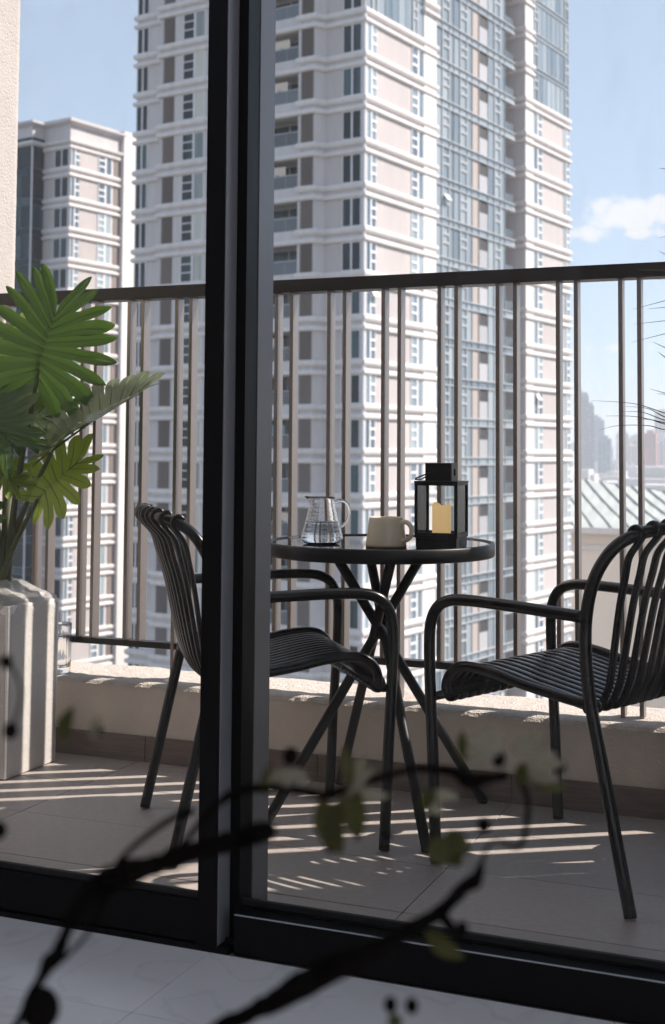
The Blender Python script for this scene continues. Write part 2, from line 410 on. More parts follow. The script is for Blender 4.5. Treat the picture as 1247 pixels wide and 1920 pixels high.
# balcony floor: slab, joints and one object per tile
bf = structure(box(LW_X, RW_X, 2.36, PAR_Y1, -.25, -.006).build('balcony_floor', 'grout'))
tx = [-.938 + .613 * k for k in range(-4, 4)]
ty = [2.395, 2.716, 3.042, 3.368, 3.675]
for i in range(len(tx) - 1):
    for j in range(len(ty) - 1):
        x0, x1 = max(tx[i], LW_X), min(tx[i + 1], RW_X)
        if x1 - x0 < .05: continue
        w, h = x1 - x0 - .0026, ty[j + 1] - ty[j] - .0026
        t = box(-w / 2, w / 2, -h / 2, h / 2, -.012, 0).build('floor_tile', 'tile', bf, bevel=.0009, loc=((x0 + x1) / 2, (ty[j] + ty[j + 1]) / 2, random.uniform(-.0005, .0002)))

# marble floor of the room
mf = structure(box(-3.4, 2.6, -3.0, 2.358, -.25, -.006).build('marble_floor', 'mgrout'))
for i in range(-3, 5):
    for j in range(-6, 1):
        x0 = -1.217 + .8 * i; y0 = 2.052 + .8 * j
        x1, y1 = min(x0 + .8, 2.6), min(y0 + .8, 2.352)
        x0 = max(x0, -3.4)
        if x1 - x0 < .05 or y1 - y0 < .02 or y0 < -3: continue
        w, h = x1 - x0 - .0012, y1 - y0 - .0012
        box(-w / 2, w / 2, -h / 2, h / 2, -.012, 0).build('marble_tile', 'marble', mf, loc=((x0 + x1) / 2, (y0 + y1) / 2, 0))
# threshold slab between the two floors
structure(box(LW_X, RW_X, 2.352, 2.394, -.2, -.002).build('threshold', 'grout'))

# room shell
def shell(name, x0, x1, y0, y1, z0, z1, m='wallpaint'): return structure(box(x0, x1, y0, y1, z0, z1).build(name, m))
shell('room_wall', -3.55, -3.4, -3.1, 2.36, 0, 2.7); shell('room_wall', 2.6, 2.75, -3.1, 2.36, 2.6, 2.7); shell('room_wall', 2.6, 2.75, 2.1, 2.36, 0, 2.6); shell('room_wall', 2.6, 2.75, -3.1, -2.8, 0, 2.6)  # right wall left open, an added gap to light room and balcony
shell('room_wall', -3.4, 2.6, -3.15, -3.0, 0, 2.7)
shell('room_wall', -3.4, -2.86, 2.362, 2.55, 0, 2.7); shell('room_wall', .55, 2.6, 2.362, 2.55, 0, 2.7)
shell('room_wall', -2.86, .55, 2.362, 2.55, 2.47, 2.7)
# ceiling; the gap behind the door is added to brighten the marble
shell('room_ceiling', -3.55, 2.75, -3.15, .3, 2.7, 2.85, 'ceil'); shell('room_ceiling', -3.55, 2.75, 2.25, 2.55, 2.7, 2.85, 'ceil')
shell('room_ceiling', -3.55, -3.2, .3, 2.25, 2.7, 2.85, 'ceil'); shell('room_ceiling', 1.6, 2.75, .3, 2.25, 2.7, 2.85, 'ceil')
shell('upper_wall', -3.4, 6.5, 2.362, 2.55, 2.852, 6.7, 'sidewall')  # unseen wall above the door, stretched to keep sun out of the ceiling gap

# rough plaster parapet with a ragged coping edge
par = thing('parapet_wall', 'low beige plaster parapet wall under the balcony railing', 'wall')
box(LW_X, RW_X, PAR_Y0, PAR_Y1 - .01, -.25, PAR_Z - .014).build('plaster_face', 'plaster', par)
cp = MB(); nx, ny = 520, 26
for i in range(nx + 1):
    for j in range(ny + 1):
        x = LW_X + (RW_X - LW_X) * i / nx; t = j / ny
        y = PAR_Y0 - .004 + (PAR_Y1 + .002 - PAR_Y0 + .004) * t
        z = PAR_Z + .0022 * noise.noise(V((x * 30, y * 30, 0))) + .003 * noise.noise(V((x * 6, y * 6, 3)))
        if j == 0:
            y += .003 * noise.noise(V((x * 22, 0, 5))) + .002 * noise.noise(V((x * 90, 0, 7))); z -= .014 + .004 * noise.noise(V((x * 35, 2, 0)))
        if j == 1: y -= .002 - .004 * noise.noise(V((x * 40, 0, 9))); z -= .004
        cp.v.append((x, y, z))
for i in range(nx):
    for j in range(ny): a = i * (ny + 1) + j; cp.f.append([a, a + ny + 1, a + ny + 2, a + 1])
cp.build('coping', 'coping', par, smooth=False)
sk = -.938 - .6 * 4
while sk < RW_X:
    x0, x1 = max(sk, LW_X), min(sk + .6, RW_X)
    if x1 > x0: box(-(x1 - x0) / 2 + .001, (x1 - x0) / 2 - .001, 0, .011, 0, .080).build('skirting_tile', 'skirt', par, bevel=.001, loc=((x0 + x1) / 2, PAR_Y0 - .0115, 0))
    sk += .6

def rough_wall(name, label, x0, x1):
    t = thing(name, label, 'wall')
    w = MB(); nz_, nyy = 260, 70
    box(min(x0, x1), max(x0, x1), 2.552, END_Y - .004, -.25, 5.74).build('wall_core', 'sidewall', t)
    # stippled render skin on the face towards the balcony and round the free end
    s = 1 if x1 > x0 else -1
    for i in range(nz_ + 1):
        for j in range(nyy + 1):
            z = -.2 + 5.9 * i / nz_; L_ = 1.39 * j / nyy
            if L_ <= 1.19: p = V((x1 + s * .004, END_Y - 1.19 + L_, z)); o = V((s, 0, 0))
            else: p = V((x1 + s * .004 - s * (L_ - 1.19), END_Y, z)); o = V((0, 1, 0))
            p += o * (.0016 * noise.noise(V((z * 30, L_ * 30, x1))) + .0012 * noise.noise(V((z * 80, L_ * 80, x1))))
            w.v.append(tuple(p))
    for i in range(nz_):
        for j in range(nyy): a = i * (nyy + 1) + j; w.f.append([a, a + nyy + 1, a + nyy + 2, a + 1])
    w.build('render_coat', 'sidewall', t, smooth=True)
rough_wall('side_wall', 'rough pale plaster side wall at the left end of the balcony', LW_X - .22, LW_X)
rough_wall('side_wall', 'plaster side wall closing the right end of the balcony', RW_X + .22, RW_X)

# ------------------------------------------------------------------ railing
rl = thing('balcony_railing', 'dark bronze metal balcony railing with flat bars in pairs', 'railing')
RZ, BZ, RY = 1.5456, .3656, 3.765
box(LW_X + .008, RW_X - .008, RY - .012, RY + .054, RZ - .042, RZ).build('top_rail', 'rail_shaded', rl, bevel=.003)
box(LW_X + .008, RW_X - .008, RY + .006, RY + .040, BZ - .022, BZ - .001).build('bottom_rail', 'rail_shaded', rl, bevel=.002)
bar_me = box(0, .0125, 0, .042, BZ, RZ - .042).mesh('baluster', 'rail', bevel=.001)
post_me = box(0, .0125, 0, .042, PAR_Z - .004, RZ - .042).mesh('post', 'rail', bevel=.001)
foot_me = box(-.012, .026, -.006, .056, PAR_Z - .003, PAR_Z + .006).mesh('post_foot', 'rail', bevel=.001)
posts = {(-2, 0), (2, 1), (6, 0), (6, 1), (10, 0)}
for k in range(-6, 13):
    for j in (0, 1):
        x = -1.743 + .1827 * k + .0535 * j
        if x < LW_X + .02 or x > RW_X - .03: continue
        p = (k, j) in posts
        put('post' if p else 'baluster', post_me if p else bar_me, rl, (x, RY, 0))

# ------------------------------------------------------------------ sliding glass door
tr_ = thing('door_track', 'black metal floor track under the left sliding glass door', 'door track')
box(-2.86, -1.178, 2.352, 2.372, -.002, .011).build('track_lip', 'alu', tr_, bevel=.001)
box(-2.86, -1.178, 2.374, 2.47, -.002, .007).build('track_channel', 'alu', tr_)
box(-2.86, -1.178, 2.388, 2.394, .007, .018).build('track_rib', 'rubber', tr_)

def door(label, x0, x1, y0, y1, zb, zr, w_left, w_right, left_mat):
    d = thing('sliding_door', label, 'door', (0, 0, 0))
    box(x0, x0 + w_left, y0, y1, zb, 2.44).build('stile', 'alu', d, bevel=.0004)
    box(x1 - w_right, x1, y0, y1, zb, 2.44).build('stile', 'alu', d, bevel=.0004)
    a, b = x0 + w_left + .0005, x1 - w_right - .0005
    box(a, b, y0 + .003, y1 - .003, zb + .004, zr).build('bottom_rail', 'alu', d, bevel=.0015)
    box(a, b, y0 + .003, y1 - .003, 2.36, 2.44).build('top_rail', 'alu', d)
    ym = (y0 + y1) / 2
    box(a, b, ym - .016, ym - .006, zr + .0005, zr + .012).build('glazing_bead', 'rubber', d)
    box(a - .006, b + .006, ym - .003, ym + .003, zr - .006, 2.364).build('glass_pane', 'pane', d)
    return d
ld = door('left sliding glass door with the wide black stile in the middle of the view', -2.84, -1.205, 2.354, 2.412, .010, .096, .042, .0425, 'alu')
# side faces of stile and fixed mullion: daylight painted in as a paler aluminium
box(-1.2045, -1.2025, 2.357, 2.410, .013, 2.44).build('stile_daylit_face', 'alu_daylit', ld)
rd = door('right sliding glass door in front of the table and the right chair', -1.201, .53, 2.405, 2.460, .001, .078, .022, .042, 'alu')
box(-1.168, .53, 2.358, 2.404, .001, .0765).build('sill_rail', 'alu', rd, bevel=.0015)
box(-1.168, .53, 2.3585, 2.362, .0770, .0785).build('sill_edge', 'mullion', rd)
mu = thing('door_mullion', 'brushed anthracite mullion with side face painted daylit grey behind the black door stiles', 'mullion')
box(-1.285, -1.1797, 2.4605, 2.536, .001, 2.47).build('mullion_core', 'alu', mu)
box(-1.1794, -1.1775, 2.4612, 2.5355, .001, 2.47).build('mullion_face', 'alu_daylit', mu)
fr_ = thing('door_frame', 'black outer frame around the sliding glass doors', 'door frame')
box(-2.86, -2.842, 2.352, 2.5, 0, 2.47).build('jamb', 'alu', fr_); box(.532, .55, 2.352, 2.5, 0, 2.47).build('jamb', 'alu', fr_)
box(-2.84, .53, 2.352, 2.5, 2.442, 2.47).build('head', 'alu', fr_)

# old paint specks on the tiles along the skirting
sp_ = MB(); rs = random.Random(4)
for i in range(90):
    x = rs.uniform(-2.3, -.5); y = 3.66 - abs(rs.gauss(0, .16)); q = rs.uniform(.0012, .0035)
    b = len(sp_.v); kx = rs.uniform(.8, 1.9)
    for k in range(6): sp_.v.append((x + q * kx * math.cos(k * PI / 3), y + q * math.sin(k * PI / 3), .0012))
    sp_.f.append([b + k for k in range(6)])
o = stuff(sp_.build('paint_specks', 'frame')); o['label'] = 'small white paint specks on the balcony tiles along the skirting'; o['category'] = 'paint specks'

# ================================================================== furniture
def make_chair(label):
    c = thing('slatted_armchair', label, 'chair', group='black slatted armchairs on the balcony')
    W = .265
    arm = [(-.265, .004), (-.270, .12), (-.275, .25), (-.284, .42), (-.287, .52), (-.283, .578), (-.262, .618), (-.226, .637), (-.17, .642), (-.08, .641), (.04, .637), (.158, .632)]
    back = [(.268, .004, W), (.225, .20, W), (.190, .36, W), (.170, .45, W), (.160, .54, W), (.160, .62, W), (.172, .69, .264), (.192, .745, .257), (.222, .792, .238), (.258, .819, .205), (.292, .830, .155), (.312, .832, .08), (.316, .832, 0)]
    def tops(w):
        w = abs(w)
        for a, b in zip(back[6:], back[7:]):
            if b[2] <= w <= a[2]:
                t = (w - b[2]) / max(1e-6, a[2] - b[2]); return b[0] + (a[0] - b[0]) * t, b[1] + (a[1] - b[1]) * t
        return back[-1][0], back[-1][1]
    def cap(parent, x, y): MB().lathe([(.0001, 0), (.0115, 0), (.0125, .003), (.0125, .010), (.0001, .010)], x, y, 14).build('foot_cap', 'cap', parent, smooth=True)
    for s in (-1, 1):
        a = MB().tube(smooth_path([(x, s * W, z) for x, z in arm], 5), .0142, 12).build('arm_frame', 'chair', c, smooth=True); cap(a, -.265, s * W)
    bp = [(x, -w, z) for x, z, w in back] + [(x, w, z) for x, z, w in back[-2::-1]]
    b = MB().tube(smooth_path(bp, 5), .0142, 12).build('back_frame', 'chair', c, smooth=True); cap(b, .268, -W); cap(b, .268, W)
    seat = [(-.252, .404), (-.256, .425), (-.246, .452), (-.222, .473), (-.186, .480), (-.12, .475), (-.04, .459), (.05, .446), (.12, .438), (.168, .440)]
    for s in (-1, 1): MB().tube(smooth_path([(x, s * .238, z) for x, z in seat] + [(.172, s * .258, .442)], 5), .0125, 10).build('seat_frame', 'chair', c, smooth=True)
    MB().tube([(-.262, -.268, .404), (-.262, .268, .404)], .011, 10).build('front_bar', 'chair', c, smooth=True)
    MB().tube([(.150, -.25, .425), (.150, .25, .425)], .009, 10).build('rear_bar', 'chair', c, smooth=True)
    nr = 13
    for i in range(nr):
        w = -.207 + .414 * i / (nr - 1)
        k = (w / .235) ** 2
        st, zt = tops(w)
        s0 = .196 - .022 * k
        path = [(st - .016, zt - .010), (st - .014, zt + .008), (st - .002, zt + .0175), (st + .010, zt + .011), (st + .0135, zt - .003), (st + .004, zt - .018),
                ] + [(s0 + (st - .004 - s0) * gk, .45 + (zt - .45) * u) for u, gk in ((.86, .78), (.74, .645), (.60, .49), (.46, .37), (.31, .26), (.17, .15), (.06, .04))] + [(s0 - .018, .4285), (.150, .4185), (.110, .4235), (.04, .437), (-.04, .451),
                (-.12, .467), (-.182, .474), (-.222, .467), (-.248, .447), (-.268, .424), (-.279, .405), (-.270, .389), (-.254, .391), (-.246, .402)]
        MB().tube(smooth_path([(x, w, z) for x, z in path], 3), .0108, 12, flat=.58, up=(0, 0, 1), sq=3.2).build('slat', 'chair', c, smooth=True)
    return c
c1 = make_chair('black slatted armchair right of the round table, its back at the right edge')
c1.location = (-.6286, 3.2113, 0); c1.rotation_euler.z = math.atan2(-.36, .933)
c2 = copy_tree(c1)
c2['label'] = 'black slatted armchair left of the table, partly hidden behind the black door stile'
c2.location = (-1.4925, 3.153, 0); c2.rotation_euler.z = math.atan2(-.606, -.796)

# ------------------------------------------------------------------ round table
TX, TY, TZ = -1.246, 3.405, .745
tb = thing('bistro_table', 'small round black bistro table with crossed tubular legs between the two armchairs', 'table', (TX, TY, 0))
R_ = .318
MB().lathe([(R_ - .014, TZ - .004), (R_ - .012, TZ + .003), (R_ - .004, TZ + .004), (R_, TZ), (R_, TZ - .030), (R_ - .004, TZ - .034), (R_ - .022, TZ - .034), (R_ - .022, TZ - .010), (R_ - .014, TZ - .010), (R_ - .014, TZ - .004)], seg=96).build('rim', 'tblack', tb, smooth=False)
for p in tb.children:
    p.data.polygons.foreach_set('use_smooth', [True] * len(p.data.polygons))
MB().lathe([(.0001, TZ - .009), (R_ - .0145, TZ - .009), (R_ - .0145, TZ), (.0001, TZ)], seg=96).build('glass_top', 'ttop', tb)
MB().lathe([(.0001, TZ - .030), (.16, TZ - .030), (.16, TZ - .012), (.0001, TZ - .012)], seg=48).build('under_plate', 'tblack', tb)
feet = [(.230, .232), (.224, -.263), (-.219, .260), (-.238, -.229)]
for i, (fx, fy) in enumerate(feet):
    tw = (-.020, .020, .020, -.020)[i]
    px, py = -fy * tw / .33, fx * tw / .33
    top = (-.44 * fx + px, -.44 * fy + py, TZ - .030)
    lg = MB().tube([(fx, fy, .004), (fx * .3 + px * .8, fy * .3 + py * .8, .35), top], .0135, 12)
    lg.v = []; lg.f = []
    lg.tube([(fx + (top[0] - fx) * t, fy + (top[1] - fy) * t, .006 + (top[2] - .006) * t) for t in (0, .2, .4, .6, .8, 1)], .0138, 14)
    o = lg.build('leg', 'tblack', tb, smooth=True)
    MB().lathe([(.0001, 0), (.013, 0), (.0145, .004), (.0145, .012), (.0001, .012)], fx, fy, 14).build('foot_cap', 'rubber', o, smooth=True)
MB().ball((0, 0, .500), .022).build('crossing_clamp', 'tblack', tb, smooth=True)

# ------------------------------------------------------------------ on the table
pt = thing('glass_pitcher', 'clear ribbed glass pitcher half full of water on the round table', 'pitcher', (-1.372, 3.285, TZ + .0005))
def rib(z, a=.0011, n=11): return a * math.sin(z / .125 * n * 2 * PI)
prof_o = [(.0001, 0), (.040, 0), (.0480, .002), (.0525, .006)]
for i in range(34):
    z = .008 + .100 * i / 33
    base = .0580 if z < .02 else .0580 - .0235 * ((z - .02) / .088) ** .85
    if z < .02: base = .0530 + .0050 * math.sin((z - .008) / .012 * PI / 2)
    prof_o.append((base + rib(z), z))
prof_o += [(.0342, .112), (.0345, .120), (.0360, .1265)]
prof_i = [(max(.0001, r - .0021), z if z > .004 else .0045) for r, z in prof_o][::-1]
pm = MB().lathe(prof_o + [(.0352, .1275)] + prof_i, seg=56)
lipdir = V((-.9257, -.378))
for i, v in enumerate(pm.v):                                     # pull the pouring lip out towards the left
    if v[2] > .104:
        d = V((v[0], v[1])); r = d.length
        if r > .02:
            k = max(0, d.normalized().dot(lipdir)) ** 10 * ((v[2] - .104) / .023) ** 1.5
            pm.v[i] = (v[0] + lipdir.x * .013 * k, v[1] + lipdir.y * .013 * k, v[2] + .002 * k)
pm.build('pitcher_body', 'glassware', pt, smooth=True)
hx, hy = .9257, .378
hp = [(.0345, .112), (.048, .118), (.065, .113), (.075, .097), (.075, .078), (.067, .060), (.053, .046)]
MB().tube(smooth_path([(hx * r, hy * r, z) for r, z in hp], 6), .0040, 12).build('handle', 'glassware', pt, smooth=True)
wp = [(r - .0003, z) for r, z in prof_i if z < .060][::-1]
MB().lathe([(.0001, .0052)] + [w for w in wp if w[0] > .001] + [(wp[-1][0] - .0004, .0602), (.0001, .0602)], seg=56).build('water', 'water', pt, smooth=True)

mg = thing('coffee_mug', 'cream conical stoneware mug with a round handle beside the lantern', 'mug', (-1.172, 3.250, TZ + .0005))
mp_ = [(.0001, .001), (.0515, .001), (.0545, .004), (.0540, .009), (.0470, .066), (.0450, .077), (.0440, .0788), (.0425, .0778), (.0440, .066), (.0500, .012), (.0001, .008)]
MB().lathe(mp_, seg=64).build('mug_body', 'mug', mg, smooth=True)
MB().lathe([(.0515, 0), (.0535, 0), (.0552, .0035), (.0548, .0042), (.0515, .0012)], seg=64).build('foot_ring', 'mugraw', mg, smooth=True)
ha = math.radians(22.2 - 38)
hp = [(.0455, .062), (.054, .0675), (.068, .0665), (.0795, .056), (.0815, .040), (.074, .0265), (.062, .021), (.050, .0215)]
MB().tube(smooth_path([(math.cos(ha) * r, math.sin(ha) * r, z) for r, z in hp], 6), .0052, 12, flat=1.25).build('handle', 'mug', mg, smooth=True)

ln = thing('candle_lantern', 'black square metal lantern with glass sides standing on the round table', 'lantern', (-1.040, 3.318, TZ + .0005), math.radians(2.2))
h = .0585
bs = box(-.0555, .0555, -.0555, .0555, 0, .026).build('base', 'lantern', ln, bevel=.001)
for z in (.008, .0165): MB().tube([(.0553, -.012, z), (.0572, -.012, z)], .0022, 8).build('button', 'rubber', bs)
box(-h, h, -h, h, .0265, .0330).build('floor_plate', 'lantern', ln, bevel=.0008)
pm_ = box(-.0042, .0042, -.0042, .0042, .0332, .1700).mesh('corner_post', 'lantern', bevel=.0006)
for sx in (-1, 1):
    for sy in (-1, 1): put('corner_post', pm_, ln, (sx * (h - .0042), sy * (h - .0042), 0))
for s in (-1, 1):
    for z0, z1 in ((.0331, .0400), (.1640, .1702)):
        box(-h + .0086, h - .0086, s * (h - .0042) - .0040, s * (h - .0042) + .0040, z0, z1).build('pane_rail', 'lantern', ln)
        box(s * (h - .0042) - .0040, s * (h - .0042) + .0040, -h + .0086, h - .0086, z0, z1).build('pane_rail', 'lantern', ln)
box(-h - .001, h + .001, -h - .001, h + .001, .1704, .1755).build('roof_plate', 'lantern', ln, bevel=.001)
for s in (-1, 1):
    box(-h + .0088, h - .0088, s * (h - .0042) - .0008, s * (h - .0042) + .0008, .0402, .1638).build('glass_pane', 'lpane', ln)
    box(s * (h - .0042) - .0008, s * (h - .0042) + .0008, -h + .0088, h - .0088, .0402, .1638).build('glass_pane', 'lpane', ln)
hd = MB(); q = .0345; w_ = .0016                                # hollow square chimney with a square vent in the sides
z0, z1 = .1757, .2215
for s in (-1, 1):
    hd.quadbox(-q, q, s * q - w_, s * q + w_, z0, z1)
    X = s * q
    hd.quadbox(X - w_, X + w_, -q + w_, -.009, z0, z1); hd.quadbox(X - w_, X + w_, .009, q - w_, z0, z1)
    hd.quadbox(X - w_, X + w_, -.009, .009, z0, z0 + .014); hd.quadbox(X - w_, X + w_, -.009, .009, z1 - .014, z1)
hd.quadbox(-q - .001, q + .001, -q - .002, q + .002, z1, z1 + .0015)
hd.build('chimney', 'lantern', ln)
hb = [(.002, -q - .004, .203), (-.020, -q - .005, .197), (-.056, -q - .004, .184), (-.063, -q + .004, .1790), (-.0645, 0, .1785), (-.063, q - .004, .1790), (-.056, q + .004, .184), (-.020, q + .005, .197), (.002, q + .004, .203)]
MB().tube(smooth_path(hb, 4), .0021, 8).build('handle', 'lantern', ln, smooth=True)
cd = thing('candle', 'cream wax pillar candle with a wavy rim inside the black lantern', 'candle', (-1.040, 3.318, TZ + .0340))
cm = MB().lathe([(.0001, 0), (.0245, 0), (.0250, .001), (.0250, .074), (.0245, .078), (.0215, .0785), (.0185, .072), (.0001, .068)], seg=48)
for i, v in enumerate(cm.v):
    if v[2] > .071:
        a = math.atan2(v[1], v[0]); k = min(1, (v[2] - .071) / .005)
        cm.v[i] = (v[0], v[1], v[2] + k * (.0045 * math.sin(a * 2 + 2.2) + .0022 * math.sin(a * 3 + .4)))
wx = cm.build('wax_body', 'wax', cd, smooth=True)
MB().tube([(0, 0, .068), (.001, 0, .080)], .0012, 6).build('wick', 'rubber', wx)

# ------------------------------------------------------------------ ribbed tumbler on the parapet
cup = thing('drinking_glass', 'tall ribbed drinking glass on the parapet behind the wrapped planter', 'glass', (-2.500, 3.722, PAR_Z + .003))
cm = MB(); seg = 72; prof = [(.0001, 0), (.028, 0), (.0295, .003), (.0305, .014), (.0315, .05), (.0325, .10), (.0325, .122), (.0320, .128), (.0325, .132), (.0330, .163), (.0322, .1645)]
inner = [(.0318, .163), (.0310, .128), (.0295, .05), (.0285, .020), (.0001, .017)]
cm.lathe(prof + inner, seg=seg)
for i, v in enumerate(cm.v):
    ring = i // seg
    if 3 <= ring <= 6:
        a = math.atan2(v[1], v[0]); k = 1 + .035 * math.cos(a * 18); cm.v[i] = (v[0] * k, v[1] * k, v[2])
cm.build('glass_body', 'glassware', cup, smooth=True)
MB().lathe([(.0001, .0175), (.0282, .0205), (.0292, .05), (.0306, .124), (.0001, .124)], seg=48).build('water', 'water', cup, smooth=True)

# ------------------------------------------------------------------ wrapped planter and philodendron
PX0, PX1, PY0, PY1, PH = -2.672, -2.4025, 3.292, 3.560, .520
pl = thing('planter_box', 'tall white planter box wrapped in clear stretch film at the left edge', 'planter', ((PX0 + PX1) / 2, (PY0 + PY1) / 2, 0))
a, b = (PX1 - PX0) / 2, (PY1 - PY0) / 2
k = .985
pb = MB(); pb.v = [(-a * k, -b * k, .002), (a * k, -b * k, .002), (a * k, b * k, .002), (-a * k, b * k, .002), (-a, -b, PH), (a, -b, PH), (a, b, PH), (-a, b, PH),
                   (-a + .02, -b + .02, PH), (a - .02, -b + .02, PH), (a - .02, b - .02, PH), (-a + .02, b - .02, PH), (-a + .02, -b + .02, PH - .06), (a - .02, -b + .02, PH - .06), (a - .02, b - .02, PH - .06), (-a + .02, b - .02, PH - .06)]
pb.f = [[0, 3, 2, 1], [0, 1, 5, 4], [1, 2, 6, 5], [2, 3, 7, 6], [3, 0, 4, 7], [4, 5, 9, 8], [5, 6, 10, 9], [6, 7, 11, 10], [7, 4, 8, 11], [8, 9, 13, 12], [9, 10, 14, 13], [10, 11, 15, 14], [11, 8, 12, 15]]
pb.build('planter_body', 'planter', pl, bevel=.004)
box(-a + .021, a - .021, -b + .021, b - .021, PH - .075, PH - .03).build('soil', 'soil', pl)
def film_shell(name, rings, ns=110, amp=.010, seed=0, sub=4):
    """crumpled film: rings of rounded squares (half width x, half width y, z, roundness), creased by ridged noise"""
    f = MB(); R = smooth_path(rings, sub)
    for ri, (ax, by, z, e) in enumerate(R):
        for k in range(ns):
            q = 2 * PI * k / ns; c, s = math.cos(q), math.sin(q)
            rr = (abs(c) ** e + abs(s) ** e) ** (-1 / e)
            p = V((ax * rr * c, by * rr * s, z))
            cr = 1 - 2 * abs(noise.noise(V((p.x * 22, p.y * 22, p.z * 30)) + V((seed, 0, 0))))
            c2 = 1 - 2 * abs(noise.noise(V((p.x * 42, p.y * 42, p.z * 60)) + V((0, seed, 0))))
            w_ = amp * ((cr - .5) + .35 * (c2 - .5)) * min(1, max(.03, (z - PH + .05) / .06))
            p += V((c, s, 0)) * w_ + V((0, 0, w_ * .9)); f.v.append(tuple(p))
    for i in range(len(R) - 1):
        for k in range(ns): f.f.append([i * ns + k, i * ns + (k + 1) % ns, (i + 1) * ns + (k + 1) % ns, (i + 1) * ns + k])
    return f.build(name, 'film', pl, smooth=True)
film_shell('film_wrap', [(a * k + .0022, b * k + .0022, .006, 24), (a * k + .0028, b * k + .0028, .15, 24), (a + .0012, b + .0012, PH - .14, 22), (a + .0018, b + .0018, PH - .06, 18), (a + .0025, b + .0025, PH - .012, 12), (a - .006, b - .006, PH + .010, 8), (a - .030, b - .028, PH + .026, 5), (a - .058, b - .052, PH + .044, 4), (a - .080, b - .070, PH + .060, 3), (a - .094, b - .088, PH + .064, 2.5), (a - .102, b - .098, PH + .040, 2.5)], amp=.010, seed=4)

# ================================================================== apartment towers
FH = 3.27                                                        # storey height
UP = [(0, .0), (.16, -.01), (.24, -.10), (.25, -.27), (.20, -.40), (.12, -.47), (0, -.47)]
LO = [(0, -.74), (.14, -.75), (.23, -.82), (.25, -.90), (.24, -1.04), (.16, -1.12), (0, -1.12)]

def win_left(y0, y1, z0, z1, kind):
    """a window on a face that looks along -x: frame mesh and glass mesh (local: face plane x=0)"""
    f = MB(); fw = .07
    f.quadbox(-.09, -.01, y0, y0 + fw, z0, z1); f.quadbox(-.09, -.01, y1 - fw, y1, z0, z1)
    f.quadbox(-.088, -.012, y0 + fw, y1 - fw, z0, z0 + .06); f.quadbox(-.088, -.012, y0 + fw, y1 - fw, z1 - .06, z1)
    if kind == 'two': m = (y0 + y1) / 2; f.quadbox(-.1, -.012, m - .06, m + .06, z0 + .06, z1 - .06)
    if kind == 'casement':
        for t in (.36, .68): z = z0 + (z1 - z0) * t; f.quadbox(-.1, -.012, y0 + fw, y1 - fw, z - .035, z + .035)
    return f, box(-.05, -.014, y0 + fw, y1 - fw, z0 + .06, z1 - .06)
def win_right(x0, x1, z0, z1, kind):
    """a window on a face that looks along -y (local: face plane y=0)"""
    f = MB(); fw = .07
    f.quadbox(x0, x0 + fw, -.09, -.01, z0, z1); f.quadbox(x1 - fw, x1, -.09, -.01, z0, z1)
    f.quadbox(x0 + fw, x1 - fw, -.088, -.012, z0, z0 + .06); f.quadbox(x0 + fw, x1 - fw, -.088, -.012, z1 - .06, z1)
    if kind in ('fix_case', 'case_fix'):
        w = x1 - x0
        a, b = (x0 + w * .40, x0 + w * .52) if kind == 'fix_case' else (x1 - w * .52, x1 - w * .40)
        f.quadbox(a, b, -.11, -.012, z0 + .06, z1 - .06)
        c0, c1 = (b, x1 - fw) if kind == 'fix_case' else (x0 + fw, a)
        for t in (.36, .68): z = z0 + (z1 - z0) * t; f.quadbox(c0, c1, -.11, -.012, z - .09, z + .09)
    return f, box(x0 + fw, x1 - fw, -.05, -.014, z0 + .06, z1 - .06)
def cw_casement(x0, x1, z0, z1):
    f = MB(); w = .13
    f.quadbox(x0, x0 + w, -.12, -.0, z0, z1); f.quadbox(x1 - w, x1, -.12, 0, z0, z1)
    H = z1 - z0
    for t in (.45, .72): z = z0 + H * t; f.quadbox(x0 + w, x1 - w, -.12, 0, z - .10, z + .10)
    return f
def louvre(y0, y1, z0, z1, n=12):
    f = MB(); h = (z1 - z0) / n
    f.quadbox(-.02, -.004, y0, y1, z0, z1)
    for i in range(n):
        b = len(f.v); za = z0 + i * h
        f.v += [(-.03, y0, za + h * .9), (-.03, y1, za + h * .9), (-.16, y1, za + h * .25), (-.16, y0, za + h * .25), (-.03, y0, za + h * .78), (-.03, y1, za + h * .78), (-.16, y1, za + h * .13), (-.16, y0, za + h * .13)]
        for q in ((0, 1, 2, 3), (7, 6, 5, 4), (0, 3, 7, 4), (1, 5, 6, 2), (3, 2, 6, 7)): f.f.append([b + i_ for i_ in q])
    return f
def prism(poly, z0, z1):
    f = MB(); n = len(poly)
    f.v = [(x, y, z0) for x, y in poly] + [(x, y, z1) for x, y in poly]
    for i in range(n): f.f.append([i, (i + 1) % n, n + (i + 1) % n, n + i])
    f.f.append(list(range(n, 2 * n))); return f

TH = 1.3834
tw = thing('apartment_tower', 'tall white apartment tower with curtain wall filling the middle of the view', 'tower', (-33.5173, 87.9228, 0), TH)
Z0 = 33.85
body = [(0, 0), (0, 3.45), (-.9, 3.9), (-.9, 5.31), (1.3, 5.31), (1.3, 14.0), (-.9, 14.0), (-.9, 19.0), (0, 19.0), (0, 22.3), (20, 22.3), (38.5, 22.3), (38.5, 0), (28.16, 0), (28.16, 2.4), (24.5, 2.4), (24.5, .32), (11.22, .32), (11.22, 1.2), (10.85, 1.2), (10.85, 0)]
prism(body, -45, 58).build('wall', 'facade', tw)
